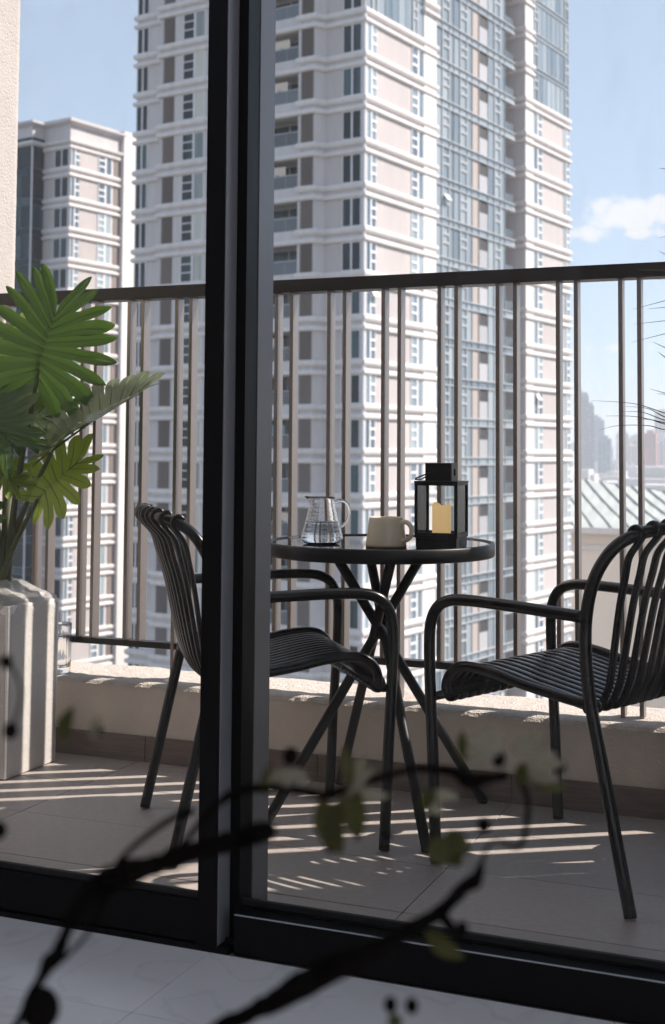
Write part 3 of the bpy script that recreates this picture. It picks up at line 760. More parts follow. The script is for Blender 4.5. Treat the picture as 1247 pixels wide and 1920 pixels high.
# storey bands
lo_left = [(3, 22.3), (0, 22.3), (0, 19.0), (-.9, 19.0), (-.9, 14.0), (-.9, 5.31), (-.9, 3.9), (0, 3.45), (0, 0), (10.85, 0), (10.85, 1.0)]
up_a = [(3, 22.3), (0, 22.3), (0, 19.0), (-.9, 19.0), (-.9, 14.05), (.4, 14.05)]
up_b = [(.4, 5.26), (-.9, 5.26), (-.9, 3.9), (0, 3.45), (0, 0), (10.85, 0), (10.85, 1.0)]
wing = [(28.16, 2.3), (28.16, 0), (38.5, 0), (38.5, 2.0)]
band_lo = MB().sweep(up_a, UP).sweep(up_b, UP).sweep(lo_left, LO).mesh('storey_band', 'trim')
band_wing = MB().sweep(wing, UP).sweep(wing, LO).mesh('wing_band', 'trim')
up_a2, up_b2 = up_a, [(.4, 5.26), (-.9, 5.26), (-.9, 3.9), (0, 3.45), (0, 0), (.2, 0)]
lo2 = lo_left[:9] + [(.2, 0)]
pil = [(8.78, .5), (8.78, -.12), (10.85, -.12), (10.85, .5)]
band_hi = MB().sweep(up_a2, UP).sweep(up_b2, UP).sweep(lo2, LO).sweep(pil, UP).sweep(pil, LO).mesh('storey_band', 'trim')
pilw = [(28.16, 2.3), (28.16, 0), (29.92, 0), (29.92, .4)]
band_wing_hi = MB().sweep(pilw, UP).sweep(pilw, LO).mesh('wing_band', 'trim')
fascia = box(-.90, -.70, 5.31, 14.0, -1.10, -.02).mesh('balcony_fascia', 'facade')
slab = box(-.7, 1.3, 5.33, 13.98, -1.0, -.30).mesh('balcony_slab', 'trim')
W0, W1 = .004, FH - 1.125                                       # window zone above a band
def mesh_of(pair, n1, m1, m2): return pair[0].mesh(n1, m1), pair[1].mesh('pane', m2)
w_two = mesh_of(win_left(.24, 1.92, W0, W1, 'two'), 'window', 'frame', 'gdark')
w_end = mesh_of(win_left(21.0, 22.28, W0, W1, 'two'), 'window', 'frame', 'gdark')
w_cas = mesh_of(win_left(15.42, 16.60, W0, W1, 'casement'), 'window', 'frame', 'gdark')
w_cur = mesh_of(win_left(14.32, 15.38, W0, W1, 'one'), 'window', 'frame', 'gcurt')
w_rc = mesh_of(win_right(.12, 1.55, W0, W1, 'fix_case'), 'window', 'frame', 'gblue')
w_re = mesh_of(win_right(6.88, 8.72, W0, W1, 'case_fix'), 'window', 'frame', 'gblue')
w_w1 = mesh_of(win_right(29.95, 31.85, W0, W1, 'fix_case'), 'window', 'frame', 'gblue')
w_w2 = mesh_of(win_right(37.05, 38.44, W0, W1, 'fix_case'), 'window', 'frame', 'gblue')
lv1 = louvre(3.98, 5.02, W0 + .02, W1).mesh('louvre', 'louvre')
lv2 = louvre(17.50, 18.64, W0 + .02, W1).mesh('louvre', 'louvre')
infl = box(1.62, 6.82, -.03, .05, W0, W1).mesh('infill_panel', 'infill')
infw = box(31.95, 36.98, -.03, .05, W0, W1).mesh('infill_panel', 'infill')
infs = MB().quadbox(-.03, .05, 2.0, 3.36, W0, W1).mesh('infill_panel', 'infill')
def balcony_parts():
    d = MB()
    d.quadbox(1.22, 1.29, 5.4, 9.6, -.3, 2.12); d.quadbox(1.22, 1.29, 9.7, 13.9, -.3, 2.12)
    s = MB()
    for y in (5.4, 6.6, 7.5, 9.4, 9.75, 11.0, 12.3, 13.8): s.quadbox(1.17, 1.215, y, y + .1, -.3, 2.1)
    g_ = MB()
    for i in range(7): g_.quadbox(-.74, -.71, 5.36 + i * 1.235, 5.36 + i * 1.235 + 1.19, -.28, .95)
    r = MB(); r.quadbox(-.78, -.67, 5.32, 13.98, .955, 1.03)
    for i in range(8): r.quadbox(-.735, -.705, 5.325 + i * 1.235, 5.352 + i * 1.235, -.28, .95)
    return d.mesh('balcony_door', 'gdark'), s.mesh('door_frame', 'mullion'), g_.mesh('balustrade_glass', 'balcglass'), r.mesh('balustrade_rail', 'mullion')
bd, bfm, bgl, brl = balcony_parts()
# curtain wall columns on the recessed centre: (from, to, type)
CWC = [(11.30, 12.42, 'p'), (12.50, 13.76, 'c'), (13.82, 14.56, 'p'), (14.62, 15.62, 'p'), (15.68, 16.96, 'c'), (17.02, 17.94, 'p'), (17.98, 19.22, 'l'), (19.28, 20.96, 'o'), (21.04, 22.22, 'p'), (22.26, 23.44, 'c'), (23.50, 24.46, 'p')]
PZ0, PZ1 = .0, FH - .62                                         # local pane zone measured from the lower transom up
cw_meshes = []
for x0, x1, k in CWC:
    if k == 'l': cw_meshes.append(('concrete_strip', box(x0, x1, -.02, .05, PZ0, PZ1).mesh('concrete_strip', 'concrete')))
    elif k == 'o': cw_meshes.append((None, None))
    else: cw_meshes.append(('pane', box(x0, x1, -.03, .05, PZ0, PZ1).mesh('pane', 'gcw')))
cas_me = {i: cw_casement(x0, x1, PZ0, PZ1).mesh('window_frame', 'mullion') for i, (x0, x1, k) in enumerate(CWC) if k == 'c'}
op_dark = box(19.30, 20.94, -.01, .05, PZ1 * .56, PZ1).mesh('opening_shade_panel', 'dark')  # flat dark sheet standing in for the shade inside the opening
op_pan = MB()
for i in range(3): op_pan.quadbox(19.30 + i * .55, 19.30 + i * .55 + .53, -.05, .05, 0, PZ1 * .555)
op_pan = op_pan.mesh('balcony_panel', 'greypanel')
transom = MB(); transom.quadbox(11.1, 26.4, -.16, .0, 0, .10); transom.quadbox(11.1, 26.4, -.16, .0, -.62, -.52)
for x0, x1, k in CWC[1:]: transom.quadbox(x0 - .06, x0 - .01, -.10, 0, -.52, 0)
transom = transom.mesh('transom', 'mullion')
spand = box(11.28, 26.3, -.03, .05, -.52, 0).mesh('spandrel_glass', 'gcw')
for x0, x1, k in CWC + [(24.46, 24.5, 'x')]: box(x0 - .05, x0 - .005, -.11, .02, -30, 57).build('mullion', 'mullion', tw, loc=(0, .32, 0))
# recessed slot with small balconies between the curtain wall and the wing
slotb = MB(); slotb.quadbox(24.6, 27.2, .6, 2.3, -1.0, -.78); slot_me = slotb.mesh('slot_balcony', 'facade')
slg = MB()
for i in range(4): slg.quadbox(24.62 + i * .62, 24.62 + i * .62 + .58, .62, .66, -.75, .35)
slg = slg.mesh('slot_glass', 'balcglass')
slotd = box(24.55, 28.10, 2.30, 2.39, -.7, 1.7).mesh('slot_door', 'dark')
sidew = box(11.225, 11.26, -.2, .32, PZ0, PZ1)
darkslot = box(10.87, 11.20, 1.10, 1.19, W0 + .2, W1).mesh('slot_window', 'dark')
# glazed upper storeys
hi_panes = [box(a, b, -.04, .04, 0, FH - .52).mesh('pane', 'gcw') for a, b in ((.15, .72), (.80, 1.62), (1.72, 2.7), (2.8, 3.75), (3.85, 4.8), (4.9, 5.85), (5.95, 6.85), (6.95, 7.75), (7.85, 8.72))]
hi_cas = [cw_casement(.80, 1.62, 0, FH - .52).mesh('window_frame', 'mullion'), cw_casement(6.95, 7.75, 0, FH - .52).mesh('window_frame', 'mullion')]
hi_tr = MB(); hi_tr.quadbox(.08, 8.76, -.12, .03, FH - .50, FH - .42); hi_tr.quadbox(.08, 8.76, -.12, .03, FH - .08, FH); hi_tr = hi_tr.mesh('transom', 'mullion')
hw_x = [29.98 + 1.06 * i for i in range(9)]
hw_panes = [box(a, b - .10, -.04, .04, 0, FH - .52).mesh('pane', 'gcw') for a, b in zip(hw_x, hw_x[1:])]
hw_cas = [cw_casement(hw_x[0], hw_x[1] - .1, 0, FH - .52).mesh('window_frame', 'mullion'), cw_casement(hw_x[7], hw_x[8] - .1, 0, FH - .52).mesh('window_frame', 'mullion')]
hw_tr = MB(); hw_tr.quadbox(29.94, 38.5, -.12, .03, FH - .50, FH - .42); hw_tr.quadbox(29.94, 38.5, -.12, .03, FH - .08, FH); hw_tr = hw_tr.mesh('transom', 'mullion')
hi_sp = box(.12, 8.74, -.03, .04, FH - .42, FH - .08).mesh('spandrel_glass', 'gcw'); hw_sp = box(29.98, 38.46, -.03, .04, FH - .42, FH - .08).mesh('spandrel_glass', 'gcw')
box(8.78, 10.84, -.12, .02, -45, 57).build('pilaster', 'pier', tw)
box(28.20, 29.90, -.06, .02, -45, 57).build('pilaster', 'pier', tw)
box(-.10, .02, -.10, .10, -45, Z0 - .5).build('corner_post', 'frame', tw)
box(-.985, -.88, 5.06, 5.30, -45, 57).build('pilaster', 'facade', tw)
box(-.985, -.88, 14.02, 14.28, -45, 57).build('pilaster', 'facade', tw)
box(-.955, -.88, 16.64, 17.46, -45, 57).build('pilaster', 'facade', tw)
def w(meshes, x, z, y=0):
    o = put('window', meshes[0], tw, (x, y, z)); put('pane', meshes[1], o)
    return o
for k in range(-4, 18):
    z = Z0 - FH * k
    low = k >= 1                                                # storeys whose right face is masonry: below the band k=0
    put('storey_band', band_lo if k >= 0 else band_hi, tw, (0, 0, z)); put('wing_band', band_wing if k >= 0 else band_wing_hi, tw, (0, 0, z))
    zb = z                                                      # the window zone standing on this band
    if k >= -1:
        put('balcony_fascia', fascia, tw, (0, 0, z)); put('balcony_slab', slab, tw, (0, 0, z))
        w(w_two, 0, zb); w(w_end, 0, zb); w(w_cas, -.9, zb); w(w_cur, -.9, zb)
        put('louvre', lv1, tw, (-.9, 0, zb)); put('louvre', lv2, tw, (-.9, 0, zb)); put('infill_panel', infs, tw, (0, 0, zb))
        put('balcony_door', bd, tw, (0, 0, zb)); put('balcony_door_frame', bfm, tw, (0, 0, zb)); put('balustrade_glass', bgl, tw, (0, 0, zb)); put('balustrade_rail', brl, tw, (0, 0, zb))
    if low:
        w(w_rc, 0, zb); w(w_re, 0, zb); put('infill_panel', infl, tw, (0, 0, zb))
        w(w_w1, 0, zb); w(w_w2, 0, zb); put('infill_panel', infw, tw, (0, 0, zb))
    else:
        for i, pme in enumerate(hi_panes):
            if k == 0 or k >= -2: put('pane', pme, tw, (0, 0, zb))
        for m_ in hi_cas: put('window_frame', m_, tw, (0, 0, zb))
        put('transom', hi_tr, tw, (0, 0, zb)); put('spandrel_glass', hi_sp, tw, (0, 0, zb))
        for pme in hw_panes: put('pane', pme, tw, (0, 0, zb))
        for m_ in hw_cas: put('window_frame', m_, tw, (0, 0, zb))
        put('transom', hw_tr, tw, (0, 0, zb)); put('spandrel_glass', hw_sp, tw, (0, 0, zb))
    zt = z - .72                                                # upper transom of the curtain wall
    put('transom', transom, tw, (0, .32, zt)); put('spandrel_glass', spand, tw, (0, .32, zt))
    if k <= 16:
        for i, (nm, me) in enumerate(cw_meshes):
            if nm: put(nm, me, tw, (0, .32, zt + .10 - .0))
        for me in cas_me.values(): put('window_frame', me, tw, (0, .32, zt + .10))
        put('opening_shade_panel', op_dark, tw, (0, .32, zt + .10)); put('balcony_panel', op_pan, tw, (0, .32, zt + .10))
    put('slot_balcony', slot_me, tw, (0, 0, z)); put('slot_glass', slg, tw, (0, 0, z)); put('slot_door', slotd, tw, (0, 0, z)); put('slot_window', darkslot, tw, (0, 0, z))
# outdoor units stand on some balconies
ac = MB(); ac.quadbox(-.62, -.28, 0, .82, 0, .62); ac_me = ac.mesh('condenser', 'pier')
dr_ = MB()
for i in range(5): dr_.quadbox(-.60, -.57, i * .31, i * .31 + .26, -.75 + .07 * (i % 3), 0)
dr_me = dr_.mesh('laundry', 'cream'); dr_me2 = dr_.mesh('laundry', 'blue')
rv = random.Random(31)
for k in range(0, 17):
    if rv.random() < .45: put('condenser', ac_me, tw, (0, rv.uniform(5.6, 7.0), Z0 - FH * k - .28))
    if rv.random() < .30: put('laundry', rv.choice([dr_me, dr_me2]), tw, (0, rv.uniform(5.7, 7.0), Z0 - FH * k + 1.75))
# a few awning windows stand open
aw = MB(); aw.quadbox(-.40, .40, -.03, .03, -.62, 0); aw_me = aw.mesh('open_sash', 'frame')
for (x, y, z, r) in ((13.1, .20, Z0 - FH * 4 - .72 + 2.0, -.65), (1.15, -.1, Z0 - FH * 7 + 1.9, -.6), (30.6, -.1, Z0 - FH * 9 + 1.9, -.5)):
    put('open_sash', aw_me, tw, (x, y, z), (r, 0, 0))

# ------------------------------------------------------------------ second, lower tower on the left
t2 = thing('apartment_block', 'lower apartment block with flat parapet roof behind the plant at left', 'apartment block', (-77.3438, 115.0755, 0), 1.3671)
H0 = 31.0
prism([(0, 0), (0, 3.95), (-1.7, 3.95), (-1.7, 30), (22, 30), (22, 1.2), (7.62, 1.2), (7.62, 0)], -45, 33.4).build('wall', 'facade', t2)
prism([(7.72, -.5), (7.72, 1.0), (12.5, 1.0), (12.5, -.5)], -45, 36.3).build('pier', 'pier', t2)
pth = [(-1.7, 20), (-1.7, 3.95), (0, 3.95), (0, 0), (7.62, 0), (7.62, 1)]
MB().sweep(pth, [(0, 0), (0, 4.9 - 2.7), (.05, 2.2), (.42, 2.32), (.55, 2.45), (.55, 2.66), (0, 2.70)]).build('parapet', 'facade', t2, loc=(0, 0, 33.30))
MB().sweep(pth, [(0, 0), (.12, .02), (.40, .16), (.46, .30), (.46, .46), (0, .60)]).build('cornice', 'trim', t2, loc=(0, 0, 33.34))
box(2.0, 9.5, 2.0, 13, 33.4, 37.0).build('roof_house', 'facade', t2)
b2 = [(0, 3.93), (0, 0), (7.62, 0), (7.62, 1)]
band2 = MB().sweep(b2, UP).sweep(b2, LO).mesh('storey_band', 'trim')
w2a = mesh_of(win_left(.14, 2.25, W0, W1, 'two'), 'window', 'frame', 'gdark')
w2b = mesh_of(win_right(.06, 1.36, W0, W1, 'fix_case'), 'window', 'frame', 'gblue')
w2c = mesh_of(win_right(4.2, 6.2, W0, W1, 'case_fix'), 'window', 'frame', 'gblue')
lv3 = box(6.65, 7.55, -.05, .04, W0, W1).mesh('louvre', 'louvre')
in2 = box(1.5, 4.1, -.03, .04, W0, W1).mesh('infill_panel', 'infill'); in3 = box(-.03, .04, 2.4, 3.9, W0, W1).mesh('infill_panel', 'infill')
gl_f = [box(-.05, .05, 3.98 + 1.5 * i, 5.4 + 1.5 * i, .04, FH - .75).mesh('pane', 'gdark') for i in range(4)]
gl_r = [box(-1.66 + .56 * i, -1.14 + .56 * i, -.05, .05, .04, FH - .75).mesh('pane', 'gdark') for i in range(3)]
gs_f = box(-.04, .05, 3.98, 9.9, FH - .72, FH).mesh('spandrel_glass', 'gdark'); gs_r = box(-1.66, -.02, -.04, .05, FH - .72, FH).mesh('spandrel_glass', 'gdark')
for k in range(-0, 17):
    z = H0 - FH * k
    put('storey_band', band2, t2, (0, 0, z))
    for me, x in ((w2a, 0), (w2b, 0), (w2c, 0)):
        o = put('window', me[0], t2, (x, 0, z)); put('pane', me[1], o)
    put('louvre', lv3, t2, (0, 0, z)); put('infill_panel', in2, t2, (0, 0, z)); put('infill_panel', in3, t2, (0, 0, z))
    for me in gl_f: put('pane', me, t2, (-1.72, 0, z))
    for me in gl_r: put('pane', me, t2, (0, 3.93, z))
    put('spandrel_glass', gs_f, t2, (-1.72, 0, z)); put('spandrel_glass', gs_r, t2, (0, 3.93, z))
box(-1.80, -1.66, 3.86, 3.96, -45, 33.3).build('corner_post', 'frame', t2)
put('storey_band', MB().sweep(b2, UP).mesh('storey_band', 'trim'), t2, (0, 0, H0 + FH - .95))

# ------------------------------------------------------------------ hall with ribbed roof down to the right
hl = thing('market_hall', 'long pale hall with a green grey ribbed metal roof beyond the railing at right', 'building', (-31, 150, 0), math.radians(4))
box(-3, 42, 0, 30, -45, -7.6).build('wall', 'cream', hl)
box_faces = [[0, 3, 2, 1], [4, 5, 6, 7], [0, 1, 5, 4], [1, 2, 6, 5], [2, 3, 7, 6], [3, 0, 4, 7]]
def roof_z(x, y, ze, rise, fall): return ze + y / 31 * max(.4, rise - fall * (x + 4))
def ribbed_roof(parent, m, x0, x1, dep, ze, rise, fall, step, skew, rib_m):
    f = MB(); n = 24
    for i in range(n + 1):
        x = x0 + (x1 - x0) * i / n
        f.v += [(x, -1.2, ze - .35), (x, -1.2, ze), (x, dep, roof_z(x, dep, ze, rise, fall)), (x, dep, ze - .35)]
    for i in range(n):
        for k in range(4): a_ = i * 4 + k; c_ = i * 4 + (k + 1) % 4; f.f.append([a_, a_ + 4, c_ + 4, c_])
    f.f += [[0, 1, 2, 3], [n * 4 + 3, n * 4 + 2, n * 4 + 1, n * 4]]
    ro = f.build('roof', m, parent)
    x = x0 - skew
    while x < x1:
        pts = []
        for t in range(7):
            y = dep * (1 - t / 6) - 1.0 * (t == 6); xx = x + skew * t / 6
            if x0 <= xx <= x1: pts.append((xx, y, roof_z(xx, max(y, 0), ze, rise, fall) + .06))
        if len(pts) > 1: MB().tube(pts, .20, 4).build('roof_rib', rib_m, ro)
        x += step
ribbed_roof(hl, 'roof', -4, 44, 31, -7.7, 5.0, .14, 2.1, 9, 'rib')
box(-4, 44, -1.5, -1.21, -8.3, -7.6).build('gutter', 'trim', hl)
box(-3.1, 42.1, -.3, -.02, -10.2, -9.7).build('wall_band', 'trim', hl)
hl2 = thing('low_hall', 'small hall with a faded terracotta sheet roof behind the ribbed roof', 'building', (-44, 205, 0), math.radians(-10))
box(-2, 26, 0, 20, -45, -8.6).build('wall', 'cream', hl2)
ribbed_roof(hl2, 'roofpink', -3, 27, 22, -8.7, 6.5, .20, 2.6, 8, 'roofpink')
# ------------------------------------------------------------------ city skyline
CITY = [
 (-302.1, 1495.4, 9.9, 70.6, 'slate'),
 (-297.0, 1508.5, 6.9, 67.4, 'slate'),
 (-293.4, 1521.5, 6.9, 56.0, 'slate'),
 (-337.7, 1807.0, 14.9, 46.2, 'blue'),
 (-266.9, 1459.1, 14.4, 16.5, 'blue'),
 (-305.3, 1714.5, 7.0, 8.1, 'pale'),
 (-227.2, 1314.6, 12.9, -9.6, 'pale'),
 (-396.4, 2324.9, 16.1, 35.3, 'pale'),
 (-369.9, 2227.7, 8.2, 32.1, 'blue'),
 (-264.0, 1623.0, 7.9, 10.5, 'cream'),
 (-303.5, 1932.0, 14.1, 2.9, 'pale'),
 (-226.7, 1529.2, 13.6, 23.6, 'red'),
 (-229.0, 1636.5, 14.5, 22.6, 'pale'),
 (-168.4, 1123.2, 9.5, -24.6, 'dark'),
 (-196.2, 1219.7, 15.8, -18.6, 'pale'),
 (-162.3, 1179.6, 9.0, -21.4, 'blue'),
 (-184.5, 1062.1, 10.4, -18.0, 'cream'),
 (-197.4, 1381.4, 7.8, -16.4, 'cream'),
 (-193.3, 1544.3, 27.2, 0.4, 'pale'),
 (-191.2, 1759.4, 28.1, 35.5, 'slate'),
]
BRANCH = {
 'main': [(-0.4535, 0.5942, 0.6482, 0.0023), (-0.4288, 0.6019, 0.6873, 0.0026), (-0.4218, 0.6037, 0.7032, 0.0029), (-0.4150, 0.6058, 0.7148, 0.0035), (-0.4116, 0.6067, 0.7220, 0.0055), (-0.4078, 0.6080, 0.7258, 0.0049), (-0.4083, 0.6180, 0.7357, 0.0038), (-0.4013, 0.6200, 0.7489, 0.0050), (-0.3972, 0.6321, 0.7567, 0.0080), (-0.3847, 0.6368, 0.7633, 0.0086), (-0.3732, 0.6521, 0.7655, 0.0069), (-0.3627, 0.6671, 0.7685, 0.0067), (-0.3402, 0.6867, 0.7739, 0.0068), (-0.3273, 0.6918, 0.7781, 0.0071), (-0.3264, 0.7031, 0.7764, 0.0063)],
 'twig_up': [(-0.3916, 0.6340, 0.7618, 0.0027), (-0.3831, 0.6367, 0.7746, 0.0021), (-0.3729, 0.6510, 0.7854, 0.0021), (-0.3616, 0.6551, 0.7930, 0.0024), (-0.3555, 0.6575, 0.7954, 0.0033), (-0.3515, 0.6591, 0.7961, 0.0012)],
 'strand': [(-0.4047, 0.6094, 0.7235, 0.0014), (-0.3960, 0.6124, 0.7328, 0.0014), (-0.3927, 0.6187, 0.7396, 0.0016), (-0.3905, 0.6245, 0.7489, 0.0021), (-0.3889, 0.6352, 0.7603, 0.0021)],
 'upper': [(-0.3669, 0.6653, 0.7691, 0.0024), (-0.3577, 0.6683, 0.7814, 0.0024), (-0.3499, 0.6815, 0.7940, 0.0028), (-0.3372, 0.6862, 0.8024, 0.0034), (-0.3226, 0.6921, 0.8043, 0.0031), (-0.3103, 0.7081, 0.8003, 0.0030), (-0.2950, 0.7146, 0.7979, 0.0031), (-0.2871, 0.7285, 0.7991, 0.0029), (-0.2664, 0.7366, 0.8063, 0.0025), (-0.2504, 0.7538, 0.8087, 0.0026), (-0.2310, 0.7618, 0.8066, 0.0035), (-0.2228, 0.7655, 0.8015, 0.0055), (-0.2132, 0.7693, 0.8029, 0.0039), (-0.2007, 0.7744, 0.8046, 0.0029)],
 'drop': [(-0.1939, 0.7773, 0.8024, 0.0023), (-0.1896, 0.7798, 0.7902, 0.0021), (-0.1911, 0.7803, 0.7725, 0.0019), (-0.1954, 0.7792, 0.7619, 0.0016), (-0.2052, 0.7639, 0.7687, 0.0013), (-0.2118, 0.7617, 0.7610, 0.0013), (-0.2107, 0.7520, 0.7516, 0.0019)],
 'lower': [(-0.3706, 0.6284, 0.6430, 0.0049), (-0.3299, 0.6424, 0.6851, 0.0049), (-0.3151, 0.6480, 0.6930, 0.0055), (-0.3015, 0.6530, 0.7018, 0.0055), (-0.2899, 0.6572, 0.7099, 0.0064), (-0.2826, 0.6710, 0.7111, 0.0076), (-0.2689, 0.6761, 0.7183, 0.0082), (-0.2505, 0.6940, 0.7251, 0.0059), (-0.2371, 0.7099, 0.7320, 0.0048), (-0.2289, 0.7239, 0.7354, 0.0049), (-0.2215, 0.7264, 0.7427, 0.0040), (-0.2175, 0.7386, 0.7473, 0.0053), (-0.2108, 0.7410, 0.7523, 0.0046), (-0.2078, 0.7416, 0.7626, 0.0015)],
 'lower_strand': [(-0.3030, 0.6528, 0.6954, 0.0023), (-0.2868, 0.6589, 0.7036, 0.0023), (-0.2772, 0.6734, 0.7082, 0.0029), (-0.2676, 0.6768, 0.7162, 0.0029)],
 'knot': [(-0.2272, 0.7245, 0.7360, 0.0031), (-0.2228, 0.7268, 0.7290, 0.0037), (-0.2201, 0.7281, 0.7257, 0.0018)],
 'left_twig': [(-0.4571, 0.5999, 0.8784, 0.0012), (-0.4428, 0.6056, 0.8812, 0.0012), (-0.4354, 0.6097, 0.8637, 0.0009), (-0.4412, 0.6087, 0.8423, 0.0010)],
}
BUDS = [(-0.4428, 0.6056, 0.8812, 0.0036), (-0.4412, 0.6086, 0.8429, 0.0042), (-0.4481, 0.6093, 0.7874, 0.0045), (-0.4163, 0.6064, 0.6966, 0.0104), (-0.4021, 0.6355, 0.8417, 0.0033), (-0.3135, 0.7056, 0.8203, 0.0047), (-0.2056, 0.7717, 0.8148, 0.0045), (-0.2118, 0.7607, 0.7775, 0.0041), (-0.2161, 0.7296, 0.7269, 0.0040), (-0.2443, 0.6876, 0.6962, 0.0038), (-0.2335, 0.6920, 0.6957, 0.0038), (-0.3105, 0.7075, 0.8091, 0.0038), (-0.2926, 0.7175, 0.7666, 0.0028), (-0.2648, 0.7394, 0.7714, 0.0022), (-0.1714, 0.7859, 0.8109, 0.0039)]
BLOSSOM_LEAVES = [((-0.4201, 0.6287, 0.8334), (-0.4114, 0.6266, 0.8553), 0.0121), ((-0.3232, 0.6920, 0.8003), (-0.3178, 0.6887, 0.8199), 0.0068), ((-0.2965, 0.7141, 0.7963), (-0.2853, 0.7163, 0.7648), 0.0188), ((-0.2855, 0.7290, 0.8017), (-0.2796, 0.7291, 0.7696), 0.0165), ((-0.2863, 0.7183, 0.7948), (-0.2939, 0.7126, 0.7678), 0.0125), ((-0.2873, 0.7269, 0.8239), (-0.2841, 0.7254, 0.7996), 0.0083), ((-0.2416, 0.7581, 0.7962), (-0.2465, 0.7525, 0.7845), 0.0109), ((-0.2421, 0.7598, 0.7673), (-0.2322, 0.7604, 0.7526), 0.0193), ((-0.2346, 0.7626, 0.7706), (-0.2217, 0.7643, 0.7591), 0.0129), ((-0.2318, 0.7644, 0.7610), (-0.2272, 0.7626, 0.7510), 0.0129), ((-0.2253, 0.7626, 0.8317), (-0.2232, 0.7602, 0.8134), 0.0071), ((-0.1922, 0.7773, 0.8127), (-0.1900, 0.7747, 0.7993), 0.0109), ((-0.1864, 0.7803, 0.8024), (-0.1678, 0.7839, 0.7978), 0.0097), ((-0.2316, 0.7123, 0.7296), (-0.2111, 0.7172, 0.7163), 0.0121), ((-0.2436, 0.6882, 0.6915), (-0.2397, 0.6860, 0.6831), 0.0088)]
PETALS = [((-0.3268, 0.7010, 0.8071), (-0.3034, 0.7060, 0.8113), 0.0094), ((-0.3094, 0.7081, 0.8066), (-0.3252, 0.6976, 0.8025), 0.0082), ((-0.3136, 0.7060, 0.8134), (-0.3020, 0.7069, 0.8051), 0.0082), ((-0.2901, 0.7277, 0.7921), (-0.2693, 0.7307, 0.8123), 0.0083), ((-0.2856, 0.7292, 0.7985), (-0.2622, 0.7346, 0.7959), 0.0095), ((-0.2840, 0.7294, 0.8049), (-0.2736, 0.7285, 0.8186), 0.0083), ((-0.2462, 0.7565, 0.7924), (-0.2265, 0.7602, 0.7923), 0.0077), ((-0.2462, 0.7567, 0.7898), (-0.2347, 0.7575, 0.7829), 0.0084), ((-0.2248, 0.7633, 0.8237), (-0.2043, 0.7671, 0.8279), 0.0084), ((-0.2235, 0.7644, 0.8140), (-0.2030, 0.7682, 0.8193), 0.0084), ((-0.2143, 0.7671, 0.8318), (-0.2029, 0.7679, 0.8231), 0.0090), ((-0.1981, 0.7745, 0.8191), (-0.1821, 0.7761, 0.8281), 0.0097), ((-0.1908, 0.7781, 0.8095), (-0.1719, 0.7809, 0.8195), 0.0084), ((-0.1894, 0.7790, 0.8047), (-0.1706, 0.7824, 0.8036), 0.0084), ((-0.1861, 0.7792, 0.8224), (-0.1805, 0.7763, 0.8361), 0.0084), ((-0.1833, 0.7810, 0.8127), (-0.1675, 0.7830, 0.8138), 0.0077), ((-0.4042, 0.6350, 0.8366), (-0.3976, 0.6325, 0.8510), 0.0072)]
BLADES = [
 [(-0.4596, 3.2844, 1.7132), (-0.4487, 3.3102, 1.7177)],
 [(-0.4623, 3.2942, 1.5392), (-0.4414, 3.3239, 1.5480)],
 [(-0.4629, 3.2961, 1.5057), (-0.4360, 3.3296, 1.4929)],
 [(-0.5157, 3.2775, 1.4585), (-0.4490, 3.3263, 1.4604)],
 [(-0.4690, 3.2981, 1.4347), (-0.4431, 3.3300, 1.4403)],
 [(-0.5272, 3.2790, 1.3593), (-0.4502, 3.3306, 1.3850)],
 [(-0.4912, 3.2936, 1.3609), (-0.4505, 3.3315, 1.3675)],
 [(-0.5266, 3.2816, 1.3218), (-0.4510, 3.3334, 1.3338)],
 [(-0.5323, 3.2822, 1.2763), (-0.4515, 3.3353, 1.3015)],
 [(-0.4813, 3.3029, 1.2780), (-0.4521, 3.3374, 1.2638)],
 [(-0.4693, 3.3094, 1.2526), (-0.4525, 3.3388, 1.2382)],
 [(-0.4894, 3.3070, 1.1601), (-0.4539, 3.3439, 1.1493)],
 [(-0.4735, 3.3143, 1.1482), (-0.4477, 3.3466, 1.1466)],
 [(-0.6277, 3.2524, 1.1297), (-0.5292, 3.3147, 1.1231), (-0.4575, 3.3671, 1.1000)],
 [(-0.5485, 3.2857, 1.1155), (-0.4982, 3.3281, 1.1112), (-0.4576, 3.3678, 1.0892)],
 [(-0.5561, 3.2834, 1.1021), (-0.5108, 3.3236, 1.1017), (-0.4578, 3.3682, 1.0811)],
 [(-0.5935, 3.2688, 1.0911), (-0.5297, 3.3165, 1.0908), (-0.4578, 3.3685, 1.0757)],
 [(-0.5241, 3.2976, 1.0836), (-0.4924, 3.3323, 1.0830), (-0.4579, 3.3688, 1.0716)],
 [(-0.6090, 3.2646, 1.0562), (-0.5676, 3.3025, 1.0676), (-0.5019, 3.3509, 1.0686), (-0.4609, 3.3900, 1.0584)],
]
cm_ = {'slate': 'slate', 'blue': 'blue', 'pale': 'pale', 'cream': 'cream', 'red': 'red', 'dark': 'darkb'}
CITY_LABEL = ['tall grey slab tower beside the white tower, its highest step at left', 'middle step of the tall grey slab tower on the skyline', 'lowest right step of the tall grey slab tower on the skyline',
 'blue grey tower rising just right of the stepped grey slab', 'blue glass tower standing in front of the stepped grey slab', 'pale mid-rise between the blue glass tower and the railing post',
 'pale block low in front of the blue glass tower', 'faint pale tower far off between the paired railing posts', 'narrow faint blue tower far off between the paired railing posts',
 'cream slender tower seen between the last pair of balusters', 'pale grey tower left of the red tower', 'red fronted tower on the right of the skyline', 'broad pale grey tower right of the red tower',
 'dark low block below the red tower', 'pale low block left of the dark block', 'blue grey low block at the right edge of the skyline', 'cream low block below the narrow skyline towers',
 'cream low block just right of the red tower', 'pale tower beyond the right edge of the skyline', 'slate tower beyond the right edge of the skyline']
